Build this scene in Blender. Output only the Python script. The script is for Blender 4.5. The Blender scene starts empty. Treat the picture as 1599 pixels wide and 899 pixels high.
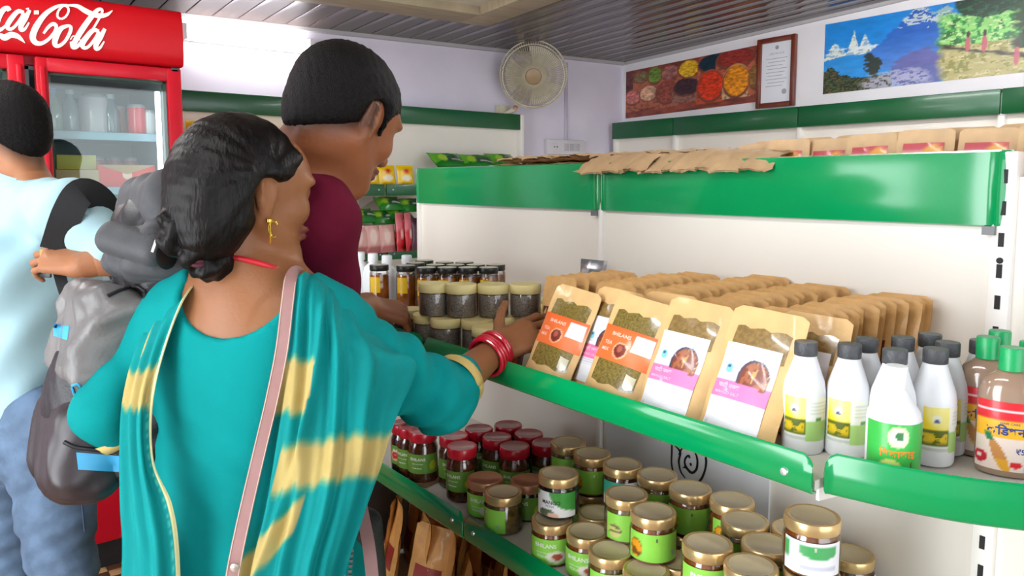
import bpy, bmesh, math, random
import numpy as np
from mathutils import Vector, Matrix
random.seed(7); np.random.seed(7)
SC = bpy.context.scene
COL = SC.collection
PI = math.pi

# ------------------------------------------------------------------ camera
CAM = np.array([-1.3359, -0.4419, 1.45]); YAW, PITCH = 0.6701, -0.0966
FPX, PX, PY = 1154.93, 811.193, 398.15
cam_d = bpy.data.cameras.new('camera'); cam = bpy.data.objects.new('camera', cam_d); COL.objects.link(cam)
cam.location = CAM; cam.rotation_euler = (PI / 2 + PITCH, 0, -YAW)
cam_d.sensor_width = 36; cam_d.lens = FPX * 36 / 1599
cam_d.shift_x = (799.5 - PX) / 1599; cam_d.shift_y = (PY - 449.5) / 1599
cam_d.clip_start = 0.05
SC.camera = cam
# ------------------------------------------------------------------ world, lights, exposure
SC.view_settings.view_transform = 'Standard'
SC.view_settings.look = 'None'
SC.view_settings.exposure = 0.55
SC.view_settings.gamma = 1.0
SC.view_settings.use_curve_mapping = False
w = bpy.data.worlds.new('sky'); SC.world = w; w.use_nodes = True
w.node_tree.nodes['Background'].inputs[0].default_value = (0.80, 0.90, 1.0, 1)
w.node_tree.nodes['Background'].inputs[1].default_value = 1.5

def area_light(name, loc, target, sx, sy, power, color):
    l = bpy.data.lights.new(name, 'AREA'); l.shape = 'RECTANGLE'; l.size = sx; l.size_y = sy
    l.energy = power; l.color = color
    o = bpy.data.objects.new(name, l); COL.objects.link(o); o.location = loc
    o.rotation_euler = (Vector(target) - Vector(loc)).to_track_quat('-Z', 'Y').to_euler()
    return o
# daylight through the open shop front (behind the camera) and the side doorway
area_light('daylight_shopfront', (-0.6, -3.15, 1.35), (-0.3, 2.0, 1.2), 3.2, 2.2, 30, (0.94, 0.97, 1.0))
area_light('daylight_doorway', (-2.9, 0.35, 1.25), (0.5, 0.5, 1.2), 1.1, 2.0, 40, (0.94, 0.97, 1.0))
area_light('daylight_window', (-2.92, 1.75, 1.50), (0.2, 0.6, 1.2), 0.75, 1.0, 9, (0.94, 0.97, 1.0))

# ------------------------------------------------------------------ helpers
_fw = np.array([math.sin(YAW) * math.cos(PITCH), math.cos(YAW) * math.cos(PITCH), math.sin(PITCH)])
RT = np.array([math.cos(YAW), -math.sin(YAW), 0.0])          # a horizontal direction along the room's diagonal
AW = np.array([math.sin(YAW), math.cos(YAW), 0.0])           # the horizontal direction away from the shop front
UP = np.array([0, 0, 1.0])
_up = np.cross(RT, _fw)
def _ray(u, v): return _fw + RT * (u - PX) / FPX - _up * (v - PY) / FPX
def A(u, v, d): return CAM + _ray(u, v) * d                   # point measured in the photograph at a known distance
def on(u, v, x=None, y=None, z=None):                         # point measured in the photograph on a known plane
    r = _ray(u, v)
    t = (x - CAM[0]) / r[0] if x is not None else (y - CAM[1]) / r[1] if y is not None else (z - CAM[2]) / r[2]
    return CAM + r * t

def lin(c):
    c = np.asarray(c, float)
    return np.where(c <= 0.04045, c / 12.92, ((c + 0.055) / 1.055) ** 2.4)
def hx(h):
    h = h.lstrip('#'); return np.array([int(h[i:i + 2], 16) / 255 for i in (0, 2, 4)])
_mats = {}
def mat(name, color, rough=0.5, metal=0.0, var=0.0, vscale=30.0, bump=0.0, bscale=80.0, spec=0.5, coat=0.0, emit=0.0, trans=0.0,
        sheen=0.0, stretch=None, sss=0.0, color2=None):
    if name in _mats: return _mats[name]
    m = bpy.data.materials.new(name); m.use_nodes = True; nt = m.node_tree; b = nt.nodes['Principled BSDF']
    col = lin(hx(color)) if isinstance(color, str) else np.asarray(color)
    b.inputs['Base Color'].default_value = (*col, 1)
    b.inputs['Roughness'].default_value = rough; b.inputs['Metallic'].default_value = metal
    b.inputs['Specular IOR Level'].default_value = spec
    b.inputs['Coat Weight'].default_value = coat; b.inputs['Coat Roughness'].default_value = 0.08
    b.inputs['Transmission Weight'].default_value = trans
    b.inputs['Sheen Weight'].default_value = sheen
    if sss:
        b.inputs['Subsurface Weight'].default_value = sss; b.inputs['Subsurface Radius'].default_value = (0.01, 0.004, 0.002)
    if emit:
        b.inputs['Emission Color'].default_value = (*col, 1); b.inputs['Emission Strength'].default_value = emit
    if var or bump:
        tc = nt.nodes.new('ShaderNodeTexCoord'); mp = nt.nodes.new('ShaderNodeMapping')
        nt.links.new(tc.outputs['Object'], mp.inputs['Vector'])
        if stretch: mp.inputs['Scale'].default_value = stretch
    if var:
        n = nt.nodes.new('ShaderNodeTexNoise'); n.inputs['Scale'].default_value = vscale; n.inputs['Detail'].default_value = 5
        nt.links.new(mp.outputs[0], n.inputs['Vector'])
        r = nt.nodes.new('ShaderNodeValToRGB')
        c2 = lin(hx(color2)) if color2 else np.clip(col * (1 + var), 0, 1)
        c1 = col if color2 else col * (1 - var)
        r.color_ramp.elements[0].color = (*c1, 1); r.color_ramp.elements[1].color = (*c2, 1)
        r.color_ramp.elements[0].position = 0.38; r.color_ramp.elements[1].position = 0.62
        nt.links.new(n.outputs['Fac'], r.inputs['Fac']); nt.links.new(r.outputs['Color'], b.inputs['Base Color'])
    if bump:
        n2 = nt.nodes.new('ShaderNodeTexNoise'); n2.inputs['Scale'].default_value = bscale; n2.inputs['Detail'].default_value = 4
        nt.links.new(mp.outputs[0], n2.inputs['Vector'])
        bp = nt.nodes.new('ShaderNodeBump'); bp.inputs['Strength'].default_value = bump; bp.inputs['Distance'].default_value = 0.004
        nt.links.new(n2.outputs['Fac'], bp.inputs['Height']); nt.links.new(bp.outputs['Normal'], b.inputs['Normal'])
    _mats[name] = m; return m
def mat_vcol(name, rough=0.5, spec=0.5, bump=0.0, bscale=300.0, coat=0.0, sheen=0.0, emit=0.0):
    if name in _mats: return _mats[name]
    m = mat(name, '#ffffff', rough, spec=spec, bump=bump, bscale=bscale, coat=coat, sheen=sheen)
    nt = m.node_tree; a = nt.nodes.new('ShaderNodeAttribute'); a.attribute_name = 'Col'
    nt.links.new(a.outputs['Color'], nt.nodes['Principled BSDF'].inputs['Base Color'])
    if emit:
        nt.links.new(a.outputs['Color'], nt.nodes['Principled BSDF'].inputs['Emission Color'])
        nt.nodes['Principled BSDF'].inputs['Emission Strength'].default_value = emit
    return m
def mat_glass(name, tint=(0.9, 0.97, 0.95), refl=0.12, rough=0.02):
    if name in _mats: return _mats[name]
    m = bpy.data.materials.new(name); m.use_nodes = True; nt = m.node_tree; nt.nodes.remove(nt.nodes['Principled BSDF'])
    t = nt.nodes.new('ShaderNodeBsdfTransparent'); t.inputs[0].default_value = (*tint, 1)
    g = nt.nodes.new('ShaderNodeBsdfGlossy'); g.inputs['Roughness'].default_value = rough
    lw = nt.nodes.new('ShaderNodeLayerWeight'); lw.inputs['Blend'].default_value = 0.25
    ma = nt.nodes.new('ShaderNodeMath'); ma.operation = 'MULTIPLY_ADD'; ma.inputs[1].default_value = 0.7; ma.inputs[2].default_value = refl
    nt.links.new(lw.outputs['Fresnel'], ma.inputs[0])
    mx = nt.nodes.new('ShaderNodeMixShader'); nt.links.new(ma.outputs[0], mx.inputs[0])
    nt.links.new(t.outputs[0], mx.inputs[1]); nt.links.new(g.outputs[0], mx.inputs[2])
    nt.links.new(mx.outputs[0], nt.nodes['Material Output'].inputs['Surface'])
    _mats[name] = m; return m

class MB:
    """collects geometry for one mesh object"""
    def __init__(s): s.v = []; s.f = []; s.mi = []; s.c = None
    def add(s, vs, fs, m=0):
        o = len(s.v); s.v.extend([tuple(map(float, p)) for p in vs])
        s.f.extend([tuple(i + o for i in f) for f in fs]); s.mi.extend([m] * len(fs)); return s
    def box(s, c, size, R=None, m=0, bev=0.0):
        hxs, hys, hzs = [a / 2 for a in size]
        if bev > 0:
            bm = bmesh.new(); bmesh.ops.create_cube(bm, size=1.0)
            for v in bm.verts: v.co = Vector((v.co.x * size[0], v.co.y * size[1], v.co.z * size[2]))
            bmesh.ops.bevel(bm, geom=list(bm.edges), offset=bev, segments=2, affect='EDGES', profile=0.5)
            vs = np.array([v.co for v in bm.verts]); bm.verts.index_update(); fs = [[v.index for v in f.verts] for f in bm.faces]; bm.free()
        else:
            vs = np.array([(x, y, z) for x in (-hxs, hxs) for y in (-hys, hys) for z in (-hzs, hzs)])
            fs = [(0, 1, 3, 2), (4, 6, 7, 5), (0, 4, 5, 1), (2, 3, 7, 6), (0, 2, 6, 4), (1, 5, 7, 3)]
        if R is not None: vs = vs @ np.asarray(R).T
        return s.add(vs + np.asarray(c), fs, m)
    def bb(s, x0, x1, y0, y1, z0, z1, m=0, bev=0.0):
        return s.box(((x0 + x1) / 2, (y0 + y1) / 2, (z0 + z1) / 2), (x1 - x0, y1 - y0, z1 - z0), m=m, bev=bev)
    def lathe(s, prof, seg=24, m=0, c=(0, 0, 0), R=None, sx=1.0, sy=1.0, cap=True, ms=None):
        vs, fs, mm = [], [], []
        n = len(prof)
        for r, z in prof:
            for k in range(seg):
                a = 2 * PI * k / seg; vs.append((r * math.cos(a) * sx, r * math.sin(a) * sy, z))
        for i in range(n - 1):
            for k in range(seg):
                k2 = (k + 1) % seg
                fs.append((i * seg + k, i * seg + k2, (i + 1) * seg + k2, (i + 1) * seg + k)); mm.append(ms[i] if ms else m)
        if cap:
            fs.append(tuple(range(seg - 1, -1, -1))); mm.append(ms[0] if ms else m)
            fs.append(tuple((n - 1) * seg + k for k in range(seg))); mm.append(ms[-1] if ms else m)
        vs = np.array(vs)
        if R is not None: vs = vs @ np.asarray(R).T
        o = len(s.v); s.v.extend([tuple(p) for p in vs + np.asarray(c)]); s.f.extend([tuple(i + o for i in f) for f in fs]); s.mi.extend(mm)
        return s
    def tube(s, pts, r, seg=10, m=0, flat=None, nrm=None, closed=False):
        """tube along points; r scalar or list; flat=(w,h) gives a flat strap whose width lies across nrm"""
        P = [np.asarray(p, float) for p in pts]; n = len(P); vs = []; fs = []
        rr = r if hasattr(r, '__len__') else [r] * n
        prev = None
        for i in range(n):
            if closed: t = P[(i + 1) % n] - P[i - 1]
            else: t = P[min(i + 1, n - 1)] - P[max(i - 1, 0)]
            t = t / (np.linalg.norm(t) + 1e-9)
            if nrm is not None: b = np.asarray(nrm[i] if hasattr(nrm[0], '__len__') else nrm, float)
            elif prev is not None: b = prev
            else: b = np.array([0, 0, 1.0]) if abs(t[2]) < 0.9 else np.array([1.0, 0, 0])
            b = b - t * (b @ t); b /= np.linalg.norm(b) + 1e-9; prev = b; a = np.cross(t, b)
            if flat:
                w_, h_ = flat[0] / 2, flat[1] / 2
                ring = [(-w_, -h_), (w_, -h_), (w_, h_), (-w_, h_)]
                for x, y in ring: vs.append(P[i] + a * x + b * y)
            else:
                for k in range(seg):
                    an = 2 * PI * k / seg; vs.append(P[i] + (a * math.cos(an) + b * math.sin(an)) * rr[i])
        q = 4 if flat else seg
        for i in range(n if closed else n - 1):
            i2 = (i + 1) % n
            for k in range(q):
                k2 = (k + 1) % q; fs.append((i * q + k, i * q + k2, i2 * q + k2, i2 * q + k))
        if not closed: fs.append(tuple(range(q - 1, -1, -1))); fs.append(tuple((n - 1) * q + k for k in range(q)))
        return s.add(vs, fs, m)
    def prism(s, poly, fn, h, m=0):
        """2D polygon (x,y) extruded by h; fn(x,y,z)->xyz"""
        n = len(poly)
        vs = [fn(x, y, 0) for x, y in poly] + [fn(x, y, h) for x, y in poly]
        fs = [tuple(range(n - 1, -1, -1)), tuple(range(n, 2 * n))] + [(i, (i + 1) % n, (i + 1) % n + n, i + n) for i in range(n)]
        return s.add(vs, fs, m)
    def grid(s, G, m=0, wrap=False, thick=0.0):
        """G: array (a,b,3); thick>0 closes it into a thin solid"""
        G = np.asarray(G); a, b = G.shape[:2]
        def quads(o, flip=False):
            fs = []
            for i in range(a - 1):
                for j in range(b if wrap else b - 1):
                    j2 = (j + 1) % b; q = (o + i * b + j, o + i * b + j2, o + (i + 1) * b + j2, o + (i + 1) * b + j)
                    fs.append(q[::-1] if flip else q)
            return fs
        if thick == 0: return s.add(G.reshape(-1, 3), quads(0), m)
        du = np.gradient(G, axis=0); dv = np.gradient(G, axis=1)
        N = np.cross(du, dv); N /= np.linalg.norm(N, axis=2, keepdims=True) + 1e-12
        G2 = G + N * thick; vs = np.concatenate([G.reshape(-1, 3), G2.reshape(-1, 3)]); o = a * b
        fs = quads(0) + quads(o, True)
        e = [(0, j) for j in range(b)] + [(i, b - 1) for i in range(1, a)] + [(a - 1, j) for j in range(b - 2, -1, -1)] + [(i, 0) for i in range(a - 2, 0, -1)]
        id_ = [i * b + j for i, j in e]
        for k in range(len(id_)):
            p, q = id_[k], id_[(k + 1) % len(id_)]; fs.append((q, p, p + o, q + o))
        return s.add(vs, fs, m)

def mesh_obj(name, verts, faces, mats, parent=None, mi=None, vcol=None, smooth=True, angle=40, loc=None):
    me = bpy.data.meshes.new(name); me.from_pydata([tuple(v) for v in verts], [], [tuple(f) for f in faces]); me.update()
    if not isinstance(mats, (list, tuple)): mats = [mats]
    for m in mats: me.materials.append(m)
    if mi is not None and len(mats) > 1: me.polygons.foreach_set('material_index', np.array(mi, dtype=np.int32))
    if vcol is not None:
        at = me.color_attributes.new('Col', 'FLOAT_COLOR', 'POINT')
        at.data.foreach_set('color', np.concatenate([np.asarray(vcol, float), np.ones((len(vcol), 1))], 1).astype(np.float32).ravel())
    if smooth:
        me.shade_smooth()
        if angle < 180: me.set_sharp_from_angle(angle=math.radians(angle))
    o = bpy.data.objects.new(name, me); COL.objects.link(o)
    if parent is not None: o.parent = parent
    if loc is not None: o.location = loc
    return o
def obj(name, mb, mats, parent=None, smooth=True, angle=40, vcol=None, loc=None):
    return mesh_obj(name, mb.v, mb.f, mats, parent, mb.mi, vcol, smooth, angle, loc)
def tag(o, label, cat, group=None):
    o['label'] = label; o['category'] = cat
    if group: o['group'] = group
    return o
def thing(name, label, cat, loc=(0, 0, 0), group=None, M=None):
    o = bpy.data.objects.new(name, None); COL.objects.link(o); o.empty_display_size = 0.05
    if M is not None: o.matrix_world = M
    else: o.location = loc
    return tag(o, label, cat, group)
def struct(name, mb, mats, **k):
    o = obj(name, mb, mats, **k); o['kind'] = 'structure'; return o
def copy_tree(o, parent=None):
    c = o.copy(); COL.objects.link(c)
    if parent is not None: c.parent = parent
    for ch in o.children: copy_tree(ch, c)
    return c
_first = {}
def place(key, proto_fn, M, label, cat, group):
    """first use moves the prototype itself, later uses copy it with its parts"""
    if key not in _first: o = _first[key] = proto_fn()
    else: o = copy_tree(_first[key])
    o.matrix_world = M
    o['label'] = label; o['category'] = cat
    if group: o['group'] = group
    elif 'group' in o: del o['group']
    return o
def TM(loc, rz=0.0, rx=0.0, ry=0.0, s=1.0):
    return Matrix.Translation(Vector([float(a) for a in loc])) @ Matrix.Rotation(rz, 4, 'Z') @ Matrix.Rotation(ry, 4, 'Y') @ Matrix.Rotation(rx, 4, 'X') @ Matrix.Diagonal((s, s, s, 1))

def patch(name, fn, nx, ny, paint, m, parent=None):
    """a printed sheet: fn(s,t)->xyz and paint(S,T)->rgb (sRGB), s,t in 0..1"""
    S, T = np.meshgrid(np.linspace(0, 1, nx), np.linspace(0, 1, ny))
    P = np.array([[fn(s, t) for s, t in zip(rs, rt)] for rs, rt in zip(S, T)])
    mb = MB(); mb.grid(P)
    c = lin(paint(S, T)).reshape(-1, 3)
    return obj(name, mb, m, parent, vcol=c)
_txt = {}
def text2d(s, bold=0.0):
    if (s, bold) in _txt: return _txt[(s, bold)]
    cu = bpy.data.curves.new('t', 'FONT'); cu.body = s; cu.align_x = 'CENTER'; cu.align_y = 'CENTER'; cu.resolution_u = 2; cu.offset = bold
    o = bpy.data.objects.new('t', cu); COL.objects.link(o)
    dg = bpy.context.evaluated_depsgraph_get(); me = bpy.data.meshes.new_from_object(o.evaluated_get(dg))
    v = np.array([p.co[:2] for p in me.vertices]) if len(me.vertices) else np.zeros((0, 2)); f = [tuple(p.vertices) for p in me.polygons]
    bpy.data.objects.remove(o); bpy.data.curves.remove(cu); bpy.data.meshes.remove(me)
    if len(v): v = v / max(1e-6, v[:, 0].max() - v[:, 0].min()); v[:, 0] -= (v[:, 0].max() + v[:, 0].min()) / 2; v[:, 1] -= (v[:, 1].max() + v[:, 1].min()) / 2
    _txt[(s, bold)] = (v, f); return v, f
def lettering(mb, s, cx, cy, width, fn, m=0, bold=0.0, yscale=1.0):
    """flat letters: width in surface units, fn(x,y)->xyz"""
    v, f = text2d(s, bold)
    if len(v): mb.add([fn(cx + a * width, cy + b * width * yscale) for a, b in v], f, m)
def blobs(S, T, cx, cy, rx, ry):
    return ((S - cx) / rx) ** 2 + ((T - cy) / ry) ** 2
def mixc(base, mask, col): 
    mask = np.clip(mask, 0, 1)[..., None]; return base * (1 - mask) + np.asarray(col) * mask
def soft(d, e): return np.clip((1 - d) / e + 0.5, 0, 1)
def band(x, a, b, e=0.01): return np.clip((x - a) / e + 0.5, 0, 1) * np.clip((b - x) / e + 0.5, 0, 1)
def vnoise(S, T, f, seed=0):
    """smooth random mottling, about -1..1, f sets how fine"""
    out = np.zeros(S.shape); rng = np.random.RandomState(int(seed * 10) + 1); amp = 1.0
    for o in range(3):
        n = max(2, int(f * (2 ** o) / 5)); g = rng.uniform(-1, 1, (n + 2, n + 2)); x = np.clip(S, 0, 1) * n; y = np.clip(T, 0, 1) * n
        i = x.astype(int); j = y.astype(int); i = np.minimum(i, n); j = np.minimum(j, n); u = x - i; v = y - j; u = u * u * (3 - 2 * u); v = v * v * (3 - 2 * v)
        out += amp * ((g[i, j] * (1 - u) + g[i + 1, j] * u) * (1 - v) + (g[i, j + 1] * (1 - u) + g[i + 1, j + 1] * u) * v); amp *= .55
    return out * .9
def spline(pts, n):
    """Catmull-Rom through points (k,dim) resampled to n"""
    P = np.asarray(pts, float); k = len(P)
    if k == 2:
        t = np.linspace(0, 1, n)[:, None]; return P[0] * (1 - t) + P[1] * t
    E = np.concatenate([[2 * P[0] - P[1]], P, [2 * P[-1] - P[-2]]]); out = []
    for x in np.linspace(0, k - 1, n):
        i = min(int(x), k - 2); t = x - i; a, b, c, d = E[i], E[i + 1], E[i + 2], E[i + 3]
        out.append(0.5 * (2 * b + (c - a) * t + (2 * a - 5 * b + 4 * c - d) * t * t + (3 * b - a - 3 * c + d) * t ** 3))
    return np.array(out)

# ---- soft bodies: blended capsules and ellipsoids turned into one continuous surface
def cap(p, q, r1, r2, k=0.02, op='add'): return dict(t='c', p=np.asarray(p, float), q=np.asarray(q, float), r1=r1, r2=r2, k=k, op=op)
def ell(c, r, R=None, k=0.02, op='add'): return dict(t='e', c=np.asarray(c, float), r=np.asarray(r, float), R=np.eye(3) if R is None else np.asarray(R), k=k, op=op)
def rbox(c, h, R=None, rad=0.02, k=0.01, op='add'): return dict(t='b', c=np.asarray(c, float), r=np.asarray(h, float), R=np.eye(3) if R is None else np.asarray(R), rad=rad, k=k, op=op)
def _bounds(p):
    if p['t'] == 'c':
        r = max(p['r1'], p['r2']); return np.minimum(p['p'], p['q']) - r, np.maximum(p['p'], p['q']) + r
    if p['t'] == 'e': e = np.sqrt(((p['R'] * p['r']) ** 2).sum(1)); return p['c'] - e, p['c'] + e
    e = (np.abs(p['R']) * p['r']).sum(1); return p['c'] - e, p['c'] + e
def _dist(p, X):
    if p['t'] == 'c':
        ab = p['q'] - p['p']; L = ab @ ab + 1e-12; t = np.clip(((X - p['p']) @ ab) / L, 0, 1)
        return np.linalg.norm(X - p['p'] - t[..., None] * ab, axis=-1) - (p['r1'] + (p['r2'] - p['r1']) * t)
    if p['t'] == 'e':
        Y = (X - p['c']) @ p['R']; k0 = np.linalg.norm(Y / p['r'], axis=-1); k1 = np.linalg.norm(Y / p['r'] ** 2, axis=-1) + 1e-9
        return np.where(k0 < 0.05, -p['r'].min(), k0 * (k0 - 1) / k1)
    Y = np.abs((X - p['c']) @ p['R']) - (p['r'] - p['rad'])
    return np.linalg.norm(np.maximum(Y, 0), axis=-1) + np.minimum(Y.max(-1), 0) - p['rad']
def sdf_mesh(prims, h, disp=None, lo=None, hi=None):
    bs = [_bounds(p) for p in prims if p['op'] == 'add']
    L = np.min([b[0] for b in bs], 0) - 3 * h - 0.01; H = np.max([b[1] for b in bs], 0) + 3 * h + 0.01
    if lo is not None: L = np.maximum(L, lo)
    if hi is not None: H = np.minimum(H, hi)
    n = np.ceil((H - L) / h).astype(int) + 1
    D = np.full(n, 0.05, dtype=np.float64)
    ax = [L[i] + h * np.arange(n[i]) for i in range(3)]
    def sl(a, b, m):
        s = []
        for i in range(3):
            i0 = max(0, int((a[i] - m - L[i]) / h)); i1 = min(n[i], int((b[i] + m - L[i]) / h) + 2)
            if i1 <= i0: return None
            s.append(slice(i0, i1))
        return tuple(s)
    for p in prims:
        a, b = _bounds(p); s = sl(a, b, p['k'] + 2.5 * h)
        if s is None: continue
        X = np.stack(np.meshgrid(ax[0][s[0]], ax[1][s[1]], ax[2][s[2]], indexing='ij'), -1)
        d = _dist(p, X); e = D[s]; k = p['k']
        if p['op'] == 'add':
            q = np.maximum(k - np.abs(e - d), 0) / k; D[s] = np.minimum(e, d) - q * q * k * 0.25
        else:
            d = -d; q = np.maximum(k - np.abs(e - d), 0) / k; D[s] = np.maximum(e, d) + q * q * k * 0.25
    if disp is not None:
        m = np.abs(D) < 4 * h; idx = np.argwhere(m); X = L + idx * h; D[m] += disp(X)
    if lo is not None or hi is not None:
        for i in range(3):       # close the surface where a limit cuts it
            s0 = [slice(None)] * 3; s0[i] = 0; D[tuple(s0)] = np.maximum(D[tuple(s0)], h * 0.5); s0[i] = -1; D[tuple(s0)] = np.maximum(D[tuple(s0)], h * 0.5)
    return surface_nets(D, L, h)
def surface_nets(D, L, h):
    S = D < 0; n = D.shape
    cn = [(i, j, k) for i in (0, 1) for j in (0, 1) for k in (0, 1)]
    def sub(Aa, c): return Aa[c[0]:n[0] - 1 + c[0], c[1]:n[1] - 1 + c[1], c[2]:n[2] - 1 + c[2]]
    cnt = sum(sub(S, c).astype(np.int8) for c in cn); mask = (cnt > 0) & (cnt < 8)
    idx = np.argwhere(mask); ids = np.full(mask.shape, -1, dtype=np.int64); ids[mask] = np.arange(len(idx))
    acc = np.zeros((len(idx), 3)); num = np.zeros(len(idx))
    vals = {c: sub(D, c)[mask] for c in cn}
    for c in cn:
        for a in range(3):
            if c[a] == 0:
                c2 = list(c); c2[a] = 1; c2 = tuple(c2); da, db = vals[c], vals[c2]; cr = (da < 0) != (db < 0)
                t = np.where(cr, da / np.where(da - db == 0, 1, da - db), 0); p = np.tile(np.array(c, float), (len(idx), 1)); p[:, a] += t
                acc[cr] += p[cr]; num[cr] += 1
    V = L + (idx + acc / num[:, None]) * h
    F = []
    for a in range(3):
        b, c = (a + 1) % 3, (a + 2) % 3
        s1 = [slice(None)] * 3; s2 = [slice(None)] * 3; s1[a] = slice(0, n[a] - 1); s2[a] = slice(1, n[a])
        A0, A1 = S[tuple(s1)], S[tuple(s2)]; e = np.argwhere(A0 != A1)
        e = e[(e[:, b] > 0) & (e[:, c] > 0) & (e[:, b] < n[b] - 1) & (e[:, c] < n[c] - 1)]
        if len(e) == 0: continue
        inside0 = A0[tuple(e.T)]
        def cell(db, dc):
            q = e.copy(); q[:, b] -= db; q[:, c] -= dc; return ids[tuple(q.T)]
        Q = np.stack([cell(1, 1), cell(0, 1), cell(0, 0), cell(1, 0)], 1); Q[~inside0] = Q[~inside0][:, ::-1]
        F.append(Q)
    F = np.concatenate(F); F = F[(F >= 0).all(1)]
    return V, F
def soft_obj(name, parts, mats, parent=None, vcol_fn=None):
    """parts: list of (V,F); joined into one mesh object"""
    vs, fs, o = [], [], 0
    for V, F in parts: vs.append(V); fs.append(F + o); o += len(V)
    V = np.concatenate(vs); F = np.concatenate(fs)
    return mesh_obj(name, V, F.tolist(), mats, parent, vcol=vcol_fn(V) if vcol_fn else None, angle=180)
def frame(f, u=UP):
    f = np.asarray(f, float); f = f / np.linalg.norm(f); r = np.cross(f, u); r /= np.linalg.norm(r); u2 = np.cross(r, f)
    return f, r, u2
# ------------------------------------------------------------------ the setting
M_lilac = mat('lilac_paint', '#e0dae8', 0.6, var=0.04, vscale=3)
M_white_wall = mat('white_paint', '#ebe9ec', 0.6, var=0.03, vscale=3)
M_plank = mat('brown_plank', '#574744', 0.13, var=0.35, vscale=6, stretch=(14, 0.6, 1), spec=0.5)
M_dark = mat('dark_gap', '#15110f', 0.8)
X0, X1, Y0, Y1 = -3.0, 2.65, -3.25, 3.38
def ceil_z(x, y): return 2.315 + 0.0235 * (x - 2.65) - 0.042 * (y - 3.38)
mb = MB(); mb.bb(X0, X1, Y0, Y1, -0.06, -0.012); floor = struct('floor', mb, mat('floor_screed', '#7a5233', 0.5))
E0 = MB(); E0.bb(0.001, 0.049, 0.001, 0.049, -0.012, 0.0, bev=0.0015)
M_tile = [mat('floor_tile_tan', '#b98a5c', 0.35, var=0.15), mat('floor_tile_brown', '#5e3b26', 0.35, var=0.15), mat('floor_tile_ochre', '#c79b6d', 0.35, var=0.15)]
tl = [obj('floor_tile', E0, m, floor, loc=(0, 0, -5)) for m in M_tile]
k = 0
for i in range(16):
    for j in range(16):
        c = 1 if (i + j) % 2 == 0 and random.random() < 0.8 else random.choice((0, 2))
        o = tl[c] if k < 3 and tl[c].location.z < -1 else tl[c].copy()
        if o.name not in COL.objects: COL.objects.link(o)
        o.location = (-1.2 + i * 0.05, 1.9 + j * 0.05, 0); o.parent = floor; k += 1
for o in tl:
    if o.location.z < -1: bpy.data.objects.remove(o)
def chk_mat():
    m = mat('floor_pattern', '#b98a5c', 0.35); nt = m.node_tree
    tc = nt.nodes.new('ShaderNodeTexCoord'); ck = nt.nodes.new('ShaderNodeTexChecker'); ck.inputs['Scale'].default_value = 20
    ck.inputs['Color1'].default_value = (*lin(hx('#5e3b26')), 1); ck.inputs['Color2'].default_value = (*lin(hx('#b98a5c')), 1)
    nt.links.new(tc.outputs['Object'], ck.inputs['Vector']); nt.links.new(ck.outputs['Color'], nt.nodes['Principled BSDF'].inputs['Base Color'])
    return m
mb = MB()
for a in [(X0, -1.2, Y0, Y1), (-0.4, X1, Y0, Y1), (-1.2, -0.4, Y0, 1.9), (-1.2, -0.4, 2.7, Y1)]: mb.bb(*a, -0.012, -0.001)
t = struct('floor_covering', mb, chk_mat(), parent=floor)

mb = MB(); mb.bb(X0, X1 + 0.1, Y1, Y1 + 0.1, 0, 2.75); struct('wall_back', mb, M_lilac)
mb = MB(); mb.bb(X1, X1 + 0.1, Y0, Y1, 0, 2.75); struct('wall_right', mb, M_white_wall)
mb = MB(); mb.bb(X0 - 0.1, X0, 2.13, Y1 + 0.1, 0, 2.75); mb.bb(X0 - 0.1, X0, 1.0, 1.37, 0, 2.75); mb.bb(X0 - 0.1, X0, 1.37, 2.13, 0, 0.99); mb.bb(X0 - 0.1, X0, 1.37, 2.13, 2.01, 2.75); mb.bb(X0 - 0.1, X0, Y0, -0.3, 0, 2.75); mb.bb(X0 - 0.1, X0, -0.3, 1.0, 2.3, 2.75)
struct('wall_left', mb, M_white_wall)
mb = MB(); mb.bb(X0 - 0.1, -2.3, Y0 - 0.1, Y0, 0, 2.8); mb.bb(1.3, X1 + 0.1, Y0 - 0.1, Y0, 0, 2.8); mb.bb(-2.3, 1.3, Y0 - 0.1, Y0, 2.45, 2.8)
struct('wall_front', mb, M_white_wall)
# sloping ceiling: a slab clad with long brown planks
ex = Vector((1, 0, 0.0235)).normalized(); ey = Vector((0, 1, -0.042)); ez = ex.cross(ey).normalized(); ey = ez.cross(ex)
RC = Matrix((ex, ey, ez)).transposed()
def ceilM(x, y, dz=0.0): return Matrix.Translation(Vector((x, y, ceil_z(x, y) + dz))) @ RC.to_4x4()
mb = MB(); mb.box((0, 0, 0.05), (5.9, 6.9, 0.05)); ceiling = struct('ceiling', mb, M_dark); ceiling.matrix_world = ceilM((X0 + X1) / 2, (Y0 + Y1) / 2)
pk = MB(); pk.box((0, 0, 0.012), (0.118, 6.62, 0.02), bev=0.005)
p0 = None; ci = ceiling.matrix_world.inverted()
for i in range(47):
    x = X0 + 0.06 + i * 0.1205
    if p0 is None: p = p0 = obj('plank', pk, M_plank, ceiling, angle=30)
    else: p = p0.copy(); COL.objects.link(p)
    p.matrix_local = ci @ ceilM(x, (Y0 + Y1) / 2)
# cover strip where ceiling and walls meet
mb = MB(); mb.box((0, 0, 0), (5.65, 0.03, 0.02)); t = struct('trim_1', mb, mat('pale_trim', '#b9b6b8', 0.5)); t.matrix_world = ceilM((X0 + X1) / 2, Y1 - 0.016, -0.006)
mb = MB(); mb.box((0, 0, 0), (0.02, 6.6, 0.02)); t = struct('trim_2', mb, mat('pale_trim', '#b9b6b8', 0.5)); t.matrix_world = ceilM(X1 - 0.012, (Y0 + Y1) / 2, -0.006)

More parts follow.
